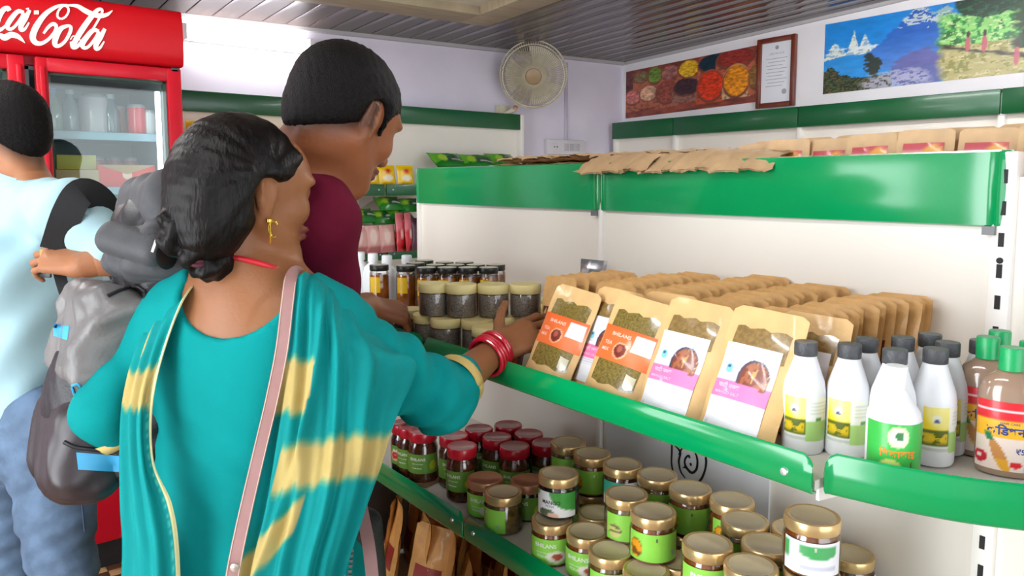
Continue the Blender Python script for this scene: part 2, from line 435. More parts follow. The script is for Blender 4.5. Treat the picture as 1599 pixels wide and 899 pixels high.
# dropped ceiling tray with a plywood frame
t = thing('ceiling_tray', 'beige dropped ceiling tray with a paler recessed middle, under the brown planks', 'ceiling panel')
t.matrix_world = ceilM(-0.1, 1.75, -0.07)
M_ply = mat('plywood_beige', '#a99a80', 0.5, var=0.12, vscale=5, stretch=(1, 8, 1)); M_pin = mat('tray_infill', '#d8d0c0', 0.6)
for n, b in [('frame_board', (0.86, 0, 0.0, 0.17, 1.62, 0.05)), ('frame_board', (-0.86, 0, 0, 0.17, 1.62, 0.05)), ('frame_board', (0, 0.725, 0, 1.55, 0.17, 0.05)), ('frame_board', (0, -0.725, 0, 1.55, 0.17, 0.05))]:
    m = MB(); m.box(b[:3], b[3:], bev=0.004); obj(n, m, M_ply, t)
m = MB(); m.box((0, 0, 0.02), (1.55, 1.28, 0.012)); obj('infill_panel', m, M_pin, t)
m = MB()
for x in (-0.7, 0.7):
    for y in (-0.6, 0.6): m.box((x, y, 0.055), (0.03, 0.03, 0.06))
obj('hanger', m, M_dark, t)

# tube light on the back wall
t = thing('tube_light', 'glowing white tube light on the lilac wall beside the red cooler', 'lamp', (-0.06, 3.38, 2.155))
m = MB(); m.bb(-0.31, 0.31, -0.03, 0, -0.03, 0.03, bev=0.004); obj('batten', m, mat('white_metal', '#f2f2f0', 0.35), t)
m = MB(); m.lathe([(0.004, -0.30), (0.034, -0.295), (0.034, 0.295), (0.004, 0.30)], 24, R=Matrix.Rotation(PI / 2, 3, 'Y'), c=(0, -0.066, 0))
obj('tube', m, mat('tube_glow', '#ffffff', 0.3, emit=11), t)
for s in (-1, 1):
    m = MB(); m.bb(s * 0.31 - 0.012, s * 0.31 + 0.012, -0.102, 0, -0.036, 0.036, bev=0.003); obj('end_cap', m, mat('white_metal', '#f2f2f0', 0.35), t)
# two more battens over the customers, out of the picture, as shops have them
for i, (x, y) in enumerate([(-1.5, 0.1), (-1.55, 1.9), (1.3, -0.2), (1.3, 1.0)]):
    t = thing('tube_light', ['ceiling tube light above the near end of the customers\' aisle', 'ceiling tube light above the far end of the customers\' aisle', 'ceiling tube light over the rear aisle, near end', 'ceiling tube light over the rear aisle, far end'][i], 'lamp', (x, y, ceil_z(x, y) - 0.012))
    m = MB(); m.bb(-0.03, 0.03, -0.6, 0.6, -0.04, 0, bev=0.004); obj('batten', m, mat('white_metal', '#f2f2f0', 0.35), t)
    m = MB(); m.lathe([(0.004, -0.57), (0.016, -0.565), (0.016, 0.565), (0.004, 0.57)], 16, R=Matrix.Rotation(PI / 2, 3, 'X'), c=(0, 0, -0.06)); obj('tube', m, mat('tube_glow_ceiling', '#ffffff', 0.3, emit=46), t)

# ------------------------------------------------------------------ wall fan, switchboard, conduit
FC = A(833, 117, 4.56)
fd = CAM - FC; fd[2] -= 0.9; f_, r_, u_ = frame(fd)
RF = np.stack([r_, u_, f_], 1)                                  # local x right, y up, z towards the room
t = thing('wall_fan', 'dusty cream round wall fan with wire cage on the back wall', 'fan', M=Matrix.Translation(Vector(FC)) @ Matrix(RF).to_4x4())
M_cream = mat('fan_cream', '#cfc7b0', 0.45, var=0.15, vscale=12); M_wire = mat('fan_wire', '#b9ae96', 0.4)
m = MB()
for z, R in ((0.035, 0.19), (-0.035, 0.20), (0.0, 0.206)):
    m.tube([(R * math.cos(a), R * math.sin(a), z) for a in np.linspace(0, 2 * PI, 49)[:-1]], 0.0035, 6, closed=True)
for R in (0.08, 0.135): m.tube([(R * math.cos(a), R * math.sin(a), 0.052 - R * 0.09) for a in np.linspace(0, 2 * PI, 33)[:-1]], 0.002, 5, closed=True)
obj('cage_ring', m, M_cream, t)
m = MB()
for k in range(84):
    a = 2 * PI * k / 84; c, s = math.cos(a), math.sin(a)
    m.tube([(0.05 * c, 0.05 * s, 0.055), (0.15 * c, 0.15 * s, 0.05), (0.206 * c, 0.206 * s, 0.0)], 0.0022, 4)
    m.tube([(0.05 * c, 0.05 * s, -0.05), (0.206 * c, 0.206 * s, 0.0)], 0.0014, 4)
o = obj('cage_wires', m, M_wire, t); o['kind'] = 'stuff'
for k in range(3):
    m = MB(); G = []
    for r in np.linspace(0.03, 0.175, 7):
        row = []
        for q in np.linspace(-0.5, 0.5, 7):
            a = 2 * PI * k / 3 + q * (0.9 + 0.5 * (r / 0.175)) ; row.append((r * math.cos(a), r * math.sin(a), 0.012 * math.sin(q * 2.5)))
        G.append(row)
    m.grid(G, thick=0.002); obj('blade', m, mat('fan_blade', '#d9d2bd', 0.4, var=0.1), t)
m = MB(); m.lathe([(0.0, 0.062), (0.03, 0.06), (0.047, 0.055), (0.05, 0.048)][::-1], 28); obj('badge', m, mat('fan_badge', '#a08562', 0.4), t)
m = MB(); m.lathe([(0.02, -0.16), (0.05, -0.15), (0.062, -0.06), (0.03, -0.02), (0.02, 0.03)], 24); obj('motor', m, M_cream, t)
m = MB(); Ri = RF.T; wl = lambda p: Ri @ (np.asarray(p) - FC)
m.tube([(0, 0.0, -0.12), wl((FC[0] - 0.04, 3.28, FC[2] - 0.2)), wl((FC[0] - 0.08, 3.355, FC[2] - 0.24))], 0.016, 10)
obj('stem', m, M_cream, t)
m = MB(); c_ = wl((FC[0] - 0.08, 3.362, FC[2] - 0.24)); m.box(c_, (0.09, 0.13, 0.03), R=Ri @ np.array([[1, 0, 0], [0, 0, -1.], [0, 1, 0]])); obj('wall_bracket', m, M_cream, t)
m = MB(); m.lathe([(0.012, 0), (0.016, 0.02), (0.01, 0.05)], 14, c=wl((FC[0] - 0.06, 3.25, FC[2] - 0.19))); obj('regulator_knob', m, mat('dusty_pink', '#c08a78', 0.5), t)

t = thing('switchboard', 'white electric switchboard on lilac wall below the fan', 'switch', (2.05, 3.38, 1.69))
m = MB(); m.bb(-0.15, 0.19, -0.04, 0, -0.045, 0.055, bev=0.006); obj('base', m, mat('switch_white', '#dcd8dc', 0.4), t)
m = MB()
for x in (0.0, 0.05, 0.1): m.bb(x, x + 0.035, -0.048, -0.038, -0.02, 0.03, bev=0.002)
obj('switch', m, mat('switch_grey', '#b9b5ba', 0.4), t)
m = MB(); m.lathe([(0.03, 0), (0.032, 0.006), (0.004, 0.008)], 20, R=Matrix.Rotation(PI / 2, 3, 'X'), c=(-0.085, -0.04, 0.005)); obj('socket', m, mat('switch_white', '#dcd8dc', 0.4), t)
m = MB()
for x in (-0.097, -0.073): m.bb(x - 0.003, x + 0.003, -0.051, -0.047, 0.0, 0.008)
obj('socket_hole', m, M_dark, t)
m = MB(); m.bb(-0.012, 0.012, -0.016, 0, 0.0, 0.52, bev=0.003); tag(obj('conduit', m, mat('conduit_lilac', '#c3bccb', 0.5), loc=(2.09, 3.38, 1.746)), 'thin lilac cable conduit running up from the switchboard', 'conduit')

# ------------------------------------------------------------------ pictures on the right wall
M_print = mat_vcol('printed_paper', 0.35)
def spices(S, T):
    b = np.ones(S.shape + (3,)) * hx('#8a4234'); n = vnoise(S, T, 90, 1); n3 = vnoise(S, T, 260, 7)
    b = mixc(b, np.clip(n, 0, 1) * .6, hx('#b85f45')); b = mixc(b, np.clip(-n, 0, 1) * .6, hx('#4c2526'))
    def heap(b, cx, cy, rx, ry, col, pot='#b8664a', dep=0.3):
        sd = soft(blobs(S, np.maximum(T, cy * 0 + np.where(T < cy, cy, T)), cx, cy, rx * 1.12, ry * 1.2), .1) * (T > cy - dep); b = mixc(b, sd, hx(pot) * (.7 + .3 * np.clip((S - cx) / rx + .5, 0, 1))[..., None] if False else hx(pot))
        b = mixc(b, sd * (n3 > .3) * (T < cy), hx(pot) * .7)
        b = mixc(b, soft(blobs(S, T, cx, cy, rx * 1.12, ry * 1.12), .1), hx('#7c4234'))
        c = hx(col); m = soft(blobs(S, T + .02 * n, cx, cy + ry * .08, rx, ry), .15); c = np.clip(c * (1 + 0.28 * n3)[..., None], 0, 1)
        return b * (1 - m[..., None]) + c * m[..., None]
    for h in [(.03, .80, .05, .1, '#6b3b3a', '#5a2c30'), (.13, .82, .06, .11, '#7d6a45'), (.25, .80, .055, .17, '#6c8a35'), (.37, .80, .065, .13, '#a86a63'), (.52, .80, .08, .15, '#e0b02a'), (.68, .83, .085, .16, '#16303f', '#c8694e'), (.85, .84, .12, .17, '#8e3029', '#c9694c')]: b = heap(b, *h)
    for h in [(.06, .42, .065, .15, '#c27068'), (.2, .46, .075, .15, '#d9a988'), (.35, .42, .085, .22, '#93483a'), (.50, .46, .095, .16, '#3e2730', '#9a6a5c'), (.68, .40, .09, .27, '#d33a1c', '#c8552e'), (.86, .42, .085, .27, '#dd8a1c', '#d8b48a'), (.985, .44, .04, .2, '#8a6636')]: b = heap(b, *h)
    return np.clip(b, 0, 1)
def wallpic(y0, y1, zb0, zt0, zb1, zt1, x=2.646):
    return lambda s, t: (x, y0 + (y1 - y0) * s, (zb0 + (zb1 - zb0) * s) * (1 - t) + (zt0 + (zt1 - zt0) * s) * t)
o = patch('spice_poster', wallpic(3.345, 2.252, 1.918, 2.25, 1.945, 2.285, 2.6475), 170, 70, spices, M_print)
tag(o, 'poster of coloured spice heaps in bowls on the right wall near the corner', 'poster')
def mountains(S, T):
    b = np.ones(S.shape + (3,)) * hx('#1a86d8'); n1 = vnoise(S, T, 40, 2); n2 = vnoise(S, T, 120, 5); n3 = vnoise(S, T, 260, 3); n4 = vnoise(S, T * .35, 260, 8)
    b = mixc(b, np.clip((.75 - T) * 1.2, 0, .5), hx('#3f9fe6'))
    pk = lambda c, w_, h_: h_ * np.clip(1 - np.abs(S - c) / w_, 0, 1)
    rg = .50 + np.maximum.reduce([pk(.05, .05, .22), pk(.14, .035, .34), pk(.19, .04, .28), pk(.09, .03, .12), pk(.25, .05, .1)]) + .03 * n2
    sn = soft(T / rg, .03) * (T > .50 + .03 * n1) * (S < .33); b = mixc(b, sn, hx('#e3e8dd')); b = mixc(b, sn * (n3 > .15), hx('#8fb2cc'))
    b = mixc(b, band(T, .56, .62, .04) * (S < .33) * (n2 > -.2), hx('#dfe9ee'))
    r2 = .50 + np.maximum(pk(.42, .2, .56), pk(.52, .14, .5)) + .04 * n2; mt = soft(T / r2, .03) * (T > .25) * (S > .2); b = mixc(b, mt, hx('#2a63bb')); b = mixc(b, mt * np.clip((.7 - T) * 2, 0, .8), hx('#5b92dc'))
    b = mixc(b, mt * (T > .80 + .06 * n2) * (n3 > -.05), hx('#c3d0d2')); b = mixc(b, mt * (S > .47) * (T > .7) * (n2 > .0), hx('#8fb0b0'))
    tl_ = .2 + .12 * n1 + .3 * np.exp(-((S - .03) / .03) ** 2) + .12 * np.exp(-((S - .1) / .04) ** 2) + .05 * n3; tr_ = soft(T / tl_, .06) * (S < .32); b = mixc(b, tr_, hx('#18261a')); b = mixc(b, tr_ * (n3 > .25), hx('#48582c')); b = mixc(b, tr_ * (n3 < -.5), hx('#6a5a34'))
    for c_, h_ in ((.215, .40), (.245, .36), (.235, .26)): b = mixc(b, soft(blobs(S + .012 * n3, T + .09 * n2, c_, h_, .022, .13), .3), hx('#2f3a34'))
    b = mixc(b, soft(blobs(S, T + .04 * n2, .43, .2, .12, .26), .25) * .85, hx('#6b64a0')); b = mixc(b, soft(blobs(S, T + .05 * n2, .33, .06, .15, .16), .5) * (n3 > -.3) * .8, hx('#c2bfd6'))
    g = np.clip((S - .52 + .02 * n1) / .03 + .5, 0, 1)
    fo = g * band(T + .03 * n2, .38, .84, .06); b = mixc(b, fo, hx('#4da64c')); b = mixc(b, fo * (n4 > .1), hx('#8ed074')); b = mixc(b, fo * (n4 < -.35), hx('#256a38')); b = mixc(b, fo * (n3 > .55), hx('#c4e09a'))
    gr = g * (T < .43 + .03 * n1); b = mixc(b, gr, hx('#b8ae78')); b = mixc(b, gr * (n4 > .2), hx('#8f8c50')); b = mixc(b, gr * (n3 < -.5), hx('#d0c796'))
    b = mixc(b, g * np.clip(1.2 - np.abs(T - (.44 - (S - .52) * .8) + .02 * n2) / .03, 0, 1), hx('#3a372a'))
    dk = soft(blobs(S, T + .06 * n2, .72, 1.0, .16, .24), .15); b = mixc(b, dk, hx('#0f3022')); b = mixc(b, dk * (n3 > .35), hx('#1f5a38')); b = mixc(b, band(S + .02 * n2, .78, .87, .03) * (T > .3), hx('#1f3d24'))
    rt_ = np.clip((S - .86 + .02 * n1) / .02 + .5, 0, 1); b = mixc(b, rt_ * (T > .78), hx('#b6d0de')); b = mixc(b, rt_ * band(T, .6, .8, .04), hx('#2b4470')); b = mixc(b, rt_ * band(T + .05 * n2, .42, .62, .05), hx('#cdac38')); b = mixc(b, rt_ * (T + .05 * n2 < .44), hx('#9a5a3c')); b = mixc(b, rt_ * (T < .45) * (n3 > .3), hx('#d9a27a'))
    for x, y, h in ((.615, .36, .2), (.675, .33, .22), (.79, .12, .24)):
        b = mixc(b, soft(blobs(S, T, x, y + h * .4, .010, h * .5), .3), hx('#b8626c')); b = mixc(b, soft(blobs(S, T, x, y + h, .007, .04), .3), hx('#3b2420'))
    return np.clip(b * (1 + .05 * n2[..., None]), 0, 1)
o = patch('mountain_poster', wallpic(1.824, 0.62, 1.951, 2.335, 1.962, 2.335, 2.6475), 260, 100, mountains, M_print)
tag(o, 'wide landscape print of blue mountains, trees and walkers on the right wall', 'poster')
t = thing('certificate_frame', 'brown framed white certificate hanging between the two wall prints', 'picture frame', (2.645, 2.115, 1.90))
M_fr = mat('frame_wood', '#6e2f1c', 0.3, coat=0.4, var=0.2, vscale=20, stretch=(1, 1, .2))
for a in [(-0.127, -0.1, 0.0, 0.41), (0.1, 0.127, 0.0, 0.41), (-0.1, 0.1, 0.0, 0.03), (-0.1, 0.1, 0.38, 0.41)]:
    m = MB(); m.bb(-0.03, 0.0, a[0], a[1], a[2], a[3], bev=0.005); obj('frame_bar', m, M_fr, t)
m = MB(); m.bb(-0.012, 0.0, -0.1, 0.1, 0.03, 0.38); ce = obj('certificate', m, mat('paper_white', '#e6e8ee', 0.4), t)
m = MB()
for i in range(9): m.bb(-0.0128, -0.0121, -0.07 + 0.015 * (i % 3), 0.07 - 0.01 * (i % 2), 0.285 - i * 0.02, 0.288 - i * 0.02)
lettering(m, 'CERTIFICATE', 0, 0, 0.1, lambda x, y: (-0.0125, -x, 0.315 + y)); m.lathe([(0.016, 0), (0.016, 0.0006)], 14, R=Matrix.Rotation(-PI / 2, 3, 'Y'), c=(-0.0122, -0.055, 0.09))
m.lathe([(0.012, 0), (0.012, 0.0006)], 14, R=Matrix.Rotation(-PI / 2, 3, 'Y'), c=(-0.0122, 0, 0.35))
obj('print', m, mat('print_grey', '#9aa0ac', 0.5), ce)

# ------------------------------------------------------------------ shelving on the back and right walls
M_gd = mat('dark_green_enamel', '#07582f', 0.3, coat=0.15); M_g = mat('green_enamel', '#048f4f', 0.15, coat=0.4, var=0.04, vscale=4)
M_off = mat('cream_panel', '#efe9de', 0.42, var=0.015, vscale=2); M_upr = mat('cream_upright', '#f1ede6', 0.4); M_slot = mat('slot_black', '#1b1b1c', 0.7)
M_tray = mat('cream_tray', '#d9d5cb', 0.4); M_scr = mat('screw_steel', '#d6d8d8', 0.25, metal=0.6)
t = thing('wall_shelving', 'tall cream shelving with dark green header along the back wall', 'shelf')
for x0, x1 in ((-0.44, 0.47), (0.49, 1.6)):
    m = MB(); m.bb(x0, x1, 3.29, 3.31, 0.1, 1.87); obj('back_panel', m, M_off, t)
    m = MB(); m.bb(x0 - 0.01, x1 + 0.012, 3.255, 3.285, 1.786, 1.882, bev=0.004); obj('header', m, M_gd, t)
    for z in (1.40, 1.07, 0.75, 0.42):
        m = MB(); m.bb(x0, x1, 2.96, 3.29, z + 0.012, z + 0.03, bev=0.002); sh = obj('shelf', m, M_tray, t)
        m = MB(); m.bb(x0 - 0.005, x1 + 0.005, 2.945, 2.96, z - 0.012, z + 0.046, bev=0.003); fa = obj('shelf_fascia', m, M_gd, sh)
        m = MB()
        for xx in (x0 + 0.03, x1 - 0.03): m.lathe([(0.005, 0), (0.004, 0.004)], 10, R=Matrix.Rotation(PI / 2, 3, 'X'), c=(xx, 2.945, z + 0.018))
        obj('screw', m, M_scr, sh)
for x in (-0.45, 0.48, 1.615):
    m = MB(); m.bb(x - 0.014, x + 0.014, 3.25, 3.31, 0.0, 1.88, bev=0.003); obj('upright', m, M_upr, t)
    for z in (1.40, 1.07, 0.75, 0.42):
        m = MB(); m.prism([(3.25, z + 0.012), (2.97, z + 0.012), (2.97, z), (3.25, z - 0.09)], lambda a, b, c, x=x: (x - 0.003 + c, a, b), 0.006); obj('bracket', m, M_upr, t)
m = MB(); m.bb(-0.45, 1.62, 2.9, 3.31, 0.0, 0.1); obj('base', m, M_off, t)

t = thing('wall_shelving', 'tall cream shelving with dark green header against the right wall below the posters', 'shelf')
for y0, y1 in ((3.31, 2.765), (2.755, 1.875), (1.865, 0.872), (0.862, -0.05)):
    m = MB(); m.bb(2.52, 2.54, y1, y0, 0.1, 1.87); obj('back_panel', m, M_off, t)
    m = MB(); m.bb(2.475, 2.515, y1 - 0.002, y0 + 0.002, 1.762, 1.876, bev=0.004); obj('header', m, M_gd, t)
for y in (3.3, 2.76, 1.87, 0.867, -0.05):
    m = MB(); m.bb(2.49, 2.56, y - 0.014, y + 0.014, 0.0, 1.86, bev=0.003); obj('upright', m, M_upr, t)
m = MB(); m.bb(2.1, 2.56, -0.06, 3.31, 0.0, 0.1); obj('base', m, M_off, t)

# ------------------------------------------------------------------ the long shelving in front
t = gond = thing('display_shelving', 'long cream display shelving with bright green header and green shelf edges', 'shelf')
HZ0, HZ1 = 1.384, 1.499
for i, (y0, y1) in enumerate(((0.006, 0.894), (0.906, 1.80), (-0.894, -0.012))):
    m = MB(); m.bb(0.0, 0.02, y0 - 0.006, y1 + 0.006, 0.12, 1.49 if i < 2 else 1.46); obj('back_panel', m, M_off, t)
    if i < 2:   # bowed header with rolled ends
        G = []
        for yy, off in [(y0 - 0.008, 0.018), (y0 - 0.006, 0.002), (y0 + 0.002, -0.002), (y0 + 0.006, 0.001)] + [(y0 + (y1 - y0) * q, 0.0) for q in np.linspace(0.02, 0.98, 22)] + [(y1 - 0.006, 0.001), (y1 - 0.002, -0.002), (y1 + 0.006, 0.002), (y1 + 0.008, 0.018)]:
            row = [(-0.004 + off, yy, HZ0 - 0.001)]
            for q in np.linspace(0, 1, 9): row.append((-0.010 + off - 0.0025 * math.sin(q * PI) - (0.003 * math.sin((yy - y0) / (y1 - y0) * PI) if y0 < yy < y1 else 0), yy, HZ0 + (HZ1 - HZ0) * q))
            row.append((-0.004 + off, yy, HZ1 + 0.001)); G.append(row)
        m = MB(); m.grid(G, thick=-0.003); h = obj('header', m, M_g, t, angle=60)
        m = MB(); m.bb(0.02, 0.3, y0, y1, 1.380, 1.390); obj('top_tray', m, M_tray, t)
for y in (0.0, 0.9, 1.8, -0.9):
    hw_ = 0.016 if y in (0.0, -0.9) else 0.008
    m = MB(); m.bb(-0.012, 0.03, y - hw_, y + hw_, 0.0, 1.50, bev=0.002); u = obj('upright', m, M_upr, t)
    if y > 0.5: continue
    for z in np.arange(0.3, 1.49, 0.05):
        if min(abs(z - 0.66), abs(z - 1.07)) < 0.03: continue
        m = MB(); m.bb(-0.0135, -0.0115, y - 0.004, y + 0.004, z, z + 0.022); obj('slot', m, M_slot, u)
for z in (1.328, 0.93, 0.62):
    m = MB(); m.lathe([(0.005, 0), (0.005, 0.002)], 12, R=Matrix.Rotation(-PI / 2, 3, 'Y'), c=(-0.012, 0.0, z)); obj('upright_hole', m, M_slot, t)
for y in (0.03, 0.93): 
    m = MB(); m.bb(-0.02, 0.0, y - 0.022, y - 0.004, HZ0 - 0.016, HZ0 - 0.002); obj('header_clip', m, mat('clip_grey', '#6f7070', 0.4), t)
def shelf_run(name, front, zt, fh, tz):
    """front: plan polyline of the shelf edge from far to near; tray and fascia"""
    P = np.array(front); n = len(P)
    m = MB(); poly = [(-0.002, P[0][1])] + [(p[0] + 0.006, p[1]) for p in P] + [(-0.002, P[-1][1])]
    m.prism(poly[::-1], lambda x, y, z: (x, y, tz - 0.012 + z), 0.012); sh = obj('shelf', m, M_tray, t, smooth=False)
    # fascia: a strip with rounded top corners
    L = np.concatenate([[0], np.cumsum(np.linalg.norm(np.diff(P, axis=0), axis=1))]); G = []
    S = np.unique(np.concatenate([L, [0.004, 0.012, L[-1] - 0.012, L[-1] - 0.004]]))
    for s in S:
        x = np.interp(s, L, P[:, 0]); y = np.interp(s, L, P[:, 1]); e = min(s, L[-1] - s); cut = 0.012 * max(0, 1 - e / 0.012) ** 2
        G.append([(x + 0.010, y, zt - fh - 0.001), (x + 0.001, y, zt - fh), (x - 0.0015, y, zt - fh + 0.004), (x - 0.002, y, zt - fh / 2), (x - 0.0015, y, zt - 0.004 - cut), (x + 0.001, y, zt - cut)])
    m = MB(); m.grid(G, thick=-0.003); obj('shelf_fascia', m, M_g, sh, angle=60); return sh
def rivet(x, y, z, p):
    m = MB(); m.lathe([(0.0055, 0), (0.0045, 0.0025), (0.001, 0.0032)], 12, R=Matrix.Rotation(-PI / 2, 3, 'Y'), c=(x, y, z)); obj('rivet', m, M_scr, p)
s1 = shelf_run('a', [(-0.533, 1.80), (-0.533, 0.905)], 1.128, 0.048, 1.095); s2 = shelf_run('a', [(-0.533, 0.896), (-0.533, 0.009)], 1.128, 0.048, 1.095)
rivet(-0.535, 0.93, 1.104, s1); rivet(-0.535, 0.69, 1.112, s2); rivet(-0.535, 0.045, 1.098, s2)
cur = [(-0.515, 0.003)] + [tuple(p) for p in spline([(-0.512, 0.0), (-0.503, -0.035), (-0.49, -0.08), (-0.468, -0.132), (-0.436, -0.182), (-0.38, -0.26), (-0.3, -0.36), (-0.2, -0.5)], 22)]
s3 = shelf_run('a', cur, 1.130, 0.052, 1.093)
s4 = shelf_run('b', [(-0.434, 1.80), (-0.434, 0.905)], 0.706, 0.061, 0.688); s5 = shelf_run('b', [(-0.434, 0.896), (-0.434, -0.88)], 0.706, 0.061, 0.688)
rivet(-0.436, 0.945, 0.675, s4); rivet(-0.436, 0.86, 0.675, s5)
for y in (1.78, 0.9, 0.02):
    for z, d in ((1.08, 0.5), (0.67, 0.4)):
        m = MB(); m.prism([(-0.012, z), (-d, z), (-d, z - 0.02), (-0.012, z - 0.09)], lambda a, b, c, y=y: (a, y - 0.002 + c, b), 0.004); obj('bracket', m, M_upr, t)
m = MB(); m.bb(-0.46, 0.0, -0.88, 1.8, 0.30, 0.33, bev=0.003); obj('base_deck', m, M_tray, t)
m = MB(); m.bb(-0.46, -0.44, -0.88, 1.8, 0.0, 0.30); obj('kick_panel', m, M_g, t)
# white board with line emblem on the panel under the middle shelf
m = MB(); m.bb(-0.006, 0.0, 0.40, 0.875, 0.72, 1.06); bo = tag(obj('white_board', m, mat('board_white', '#e9ecee', 0.3)), 'white board with black swirling line emblem behind the gold-lidded jars', 'board')
m = MB()
def stroke(m, pts, wd, fn, n=24):
    P = spline(pts, n); W = np.interp(np.linspace(0, 1, n), np.linspace(0, 1, len(wd)), wd) if hasattr(wd, '__len__') else np.full(n, wd)
    T_ = np.gradient(P, axis=0); T_ /= np.linalg.norm(T_, axis=1, keepdims=True) + 1e-9; N = np.stack([-T_[:, 1], T_[:, 0]], 1)
    a = P + N * W[:, None] / 2; b = P - N * W[:, None] / 2
    m.add([fn(*q) for q in a] + [fn(*q) for q in b], [(i, i + 1, n + i + 1, n + i) for i in range(n - 1)])
BD = lambda px, py: tuple(on(1020 + px / 9.99, 680 + py / 9.99, x=-0.0067))
for pts, wd in [([(290, 60), (290, 250), (285, 420), (310, 560), (350, 640)], [28, 28, 26, 24, 18]), ([(300, 120), (420, 250), (400, 400), (430, 560), (500, 660)], [10, 34, 30, 24, 16]), ([(520, 150), (440, 215), (400, 300)], [20, 26, 24]),
                ([(570, 350), (550, 310), (505, 350), (490, 420), (520, 500), (600, 580), (670, 530), (690, 430), (680, 330), (640, 240)], [30, 34, 34, 30, 34, 44, 38, 34, 30, 22]), ([(455, 510), (490, 490), (520, 505)], [6, 30, 34]),
                ([(580, 425), (590, 470)], [30, 30]), ([(820, 330), (825, 430), (800, 560), (740, 690), (640, 760)], [34, 34, 32, 40, 20])]: stroke(m, pts, wd, BD)
obj('emblem', m, mat('ink_black', '#1d2028', 0.4), bo)
ORD = ['first', 'second', 'third', 'fourth', 'fifth', 'sixth', 'seventh', 'eighth', 'ninth', 'tenth', 'eleventh', 'twelfth']
# ------------------------------------------------------------------ red drinks cooler
M_red = mat('cooler_red', '#bd0c22', 0.38, coat=0.08, spec=.25); M_redlit = mat('sign_red', '#b50a16', 0.4, spec=.25, emit=0.06); M_ivory = mat('sign_ivory', '#fff3dc', 0.4, emit=0.15)
M_in = mat('cooler_inside', '#8e9a9e', 0.4); M_black = mat('black_plastic', '#141416', 0.45); M_glass = mat_glass('cooler_glass', refl=0.03)
M_rack = mat('cooler_rack', '#8fb0c2', 0.35)
FX0, FX1 = -1.66, -0.565
t = cool = thing('drinks_cooler', 'red glass-door drinks cooler with lit sign against the back wall', 'fridge')
m = MB(); m.bb(FX0, FX1, 2.66, 3.34, 0.10, 0.14); m.bb(FX0, FX1, 2.66, 3.34, 1.86, 2.09); m.bb(FX0, FX0 + 0.04, 2.66, 3.34, 0.14, 1.86); m.bb(FX1 - 0.04, FX1, 2.66, 3.34, 0.14, 1.86); m.bb(FX0, FX1, 3.30, 3.34, 0.14, 1.86)
obj('cabinet', m, M_red, t)
m = MB(); m.bb(FX0 + 0.04, FX1 - 0.04, 3.285, 3.30, 0.66, 1.86); m.bb(FX0 + 0.041, FX0 + 0.05, 2.68, 3.29, 0.66, 1.86); m.bb(FX1 - 0.05, FX1 - 0.041, 2.68, 3.29, 0.66, 1.86); m.bb(FX0 + 0.04, FX1 - 0.04, 2.68, 3.29, 1.845, 1.858); m.bb(-1.065, -1.045, 2.68, 3.29, 0.66, 1.86)
obj('lining', m, M_in, t)
m = MB(); m.bb(FX0, FX1, 2.64, 3.3, 0.0, 0.10); obj('kick_plate', m, M_black, t)
m = MB(); m.bb(FX0, FX1, 2.615, 2.66, 0.105, 0.66, bev=0.006); lp = obj('lower_panel', m, M_red, t)
G = []
for z, y in [(1.888, 2.66), (1.888, 2.588), (1.895, 2.578), (1.93, 2.570), (1.99, 2.566), (2.05, 2.570), (2.085, 2.580), (2.092, 2.592), (2.092, 2.66)]:
    G.append([(x, y, z) for x in np.linspace(FX0 - 0.004, FX1 + 0.004, 12)])
m = MB(); m.grid(np.array(G)[:, ::-1], thick=-0.004); sg = obj('sign', m, M_redlit, t, angle=60)
m = MB(); m.bb(-0.60, -0.572, 2.60, 2.64, 1.868, 1.886, bev=0.003); obj('hinge', m, mat('hinge_steel', '#55585c', 0.35, metal=0.7), t)
def sgn(u, v): p = on(u, v, y=2.567); 
def SGN(px, py):
    p = on(px / 5.33, py / 5.33, y=2.566); zz = (p[2] - 1.99) / 0.1; return (p[0], 2.563 + 0.005 * zz * zz, p[2])
m = MB()
def sgs(pts, wd, n=28, dx=0, dy=0): stroke(m, pts, (np.array(wd) * 1.22 if hasattr(wd, '__len__') else wd * 1.3), lambda x, y: SGN(x + dx, y + dy + dx * .25), n)
C1 = [(505, 160), (478, 140), (484, 95), (525, 50), (562, 60), (570, 95), (545, 140), (508, 160)]
C2 = [(560, 42), (480, 52), (380, 115), (305, 215), (272, 300), (290, 350), (340, 362), (400, 330), (452, 270), (468, 222), (440, 200), (400, 228), (362, 280)]
O_ = [(565, 215), (505, 240), (462, 320), (458, 370), (490, 382), (540, 345), (580, 275), (588, 228), (565, 215), (540, 225)]
A_ = [(822, 262), (775, 252), (720, 310), (685, 370), (700, 398), (740, 385), (795, 315), (822, 262)]
A2 = [(872, 240), (835, 310), (800, 370), (802, 405), (832, 398), (866, 345)]
def letter_C(dx): sgs(C1, 14, 30, dx); sgs(C2, [14, 22, 34, 44, 44, 36, 26, 22, 22, 26, 26, 22, 16], 40, dx)
def letter_o(dx): sgs(O_, [20, 34, 40, 34, 24, 22, 24, 24, 18, 12], 30, dx)
def letter_a(dx): sgs(A_, [22, 30, 36, 34, 24, 20, 20, 20], 24, dx); sgs(A2, [24, 36, 36, 30, 18, 10], 20, dx)
letter_C(0); letter_o(0); letter_a(0)
sgs([(585, 330), (615, 300), (690, 350), (700, 330)], [8, 8, 8, 8], 12)
sgs([(598, 345), (610, 390), (650, 380), (700, 310)], [30, 34, 24, 12], 18); sgs([(610, 370), (680, 250), (760, 140), (815, 82), (850, 85), (835, 135), (760, 260), (690, 345)], [36, 40, 36, 26, 18, 16, 14, 10], 36)
sgs([(560, 44), (640, 50), (700, 85), (760, 115), (830, 132), (890, 122), (936, 88)], [12, 26, 34, 36, 34, 24, 6], 30)
sgs([(282, 104), (322, 104)], 24, 4)
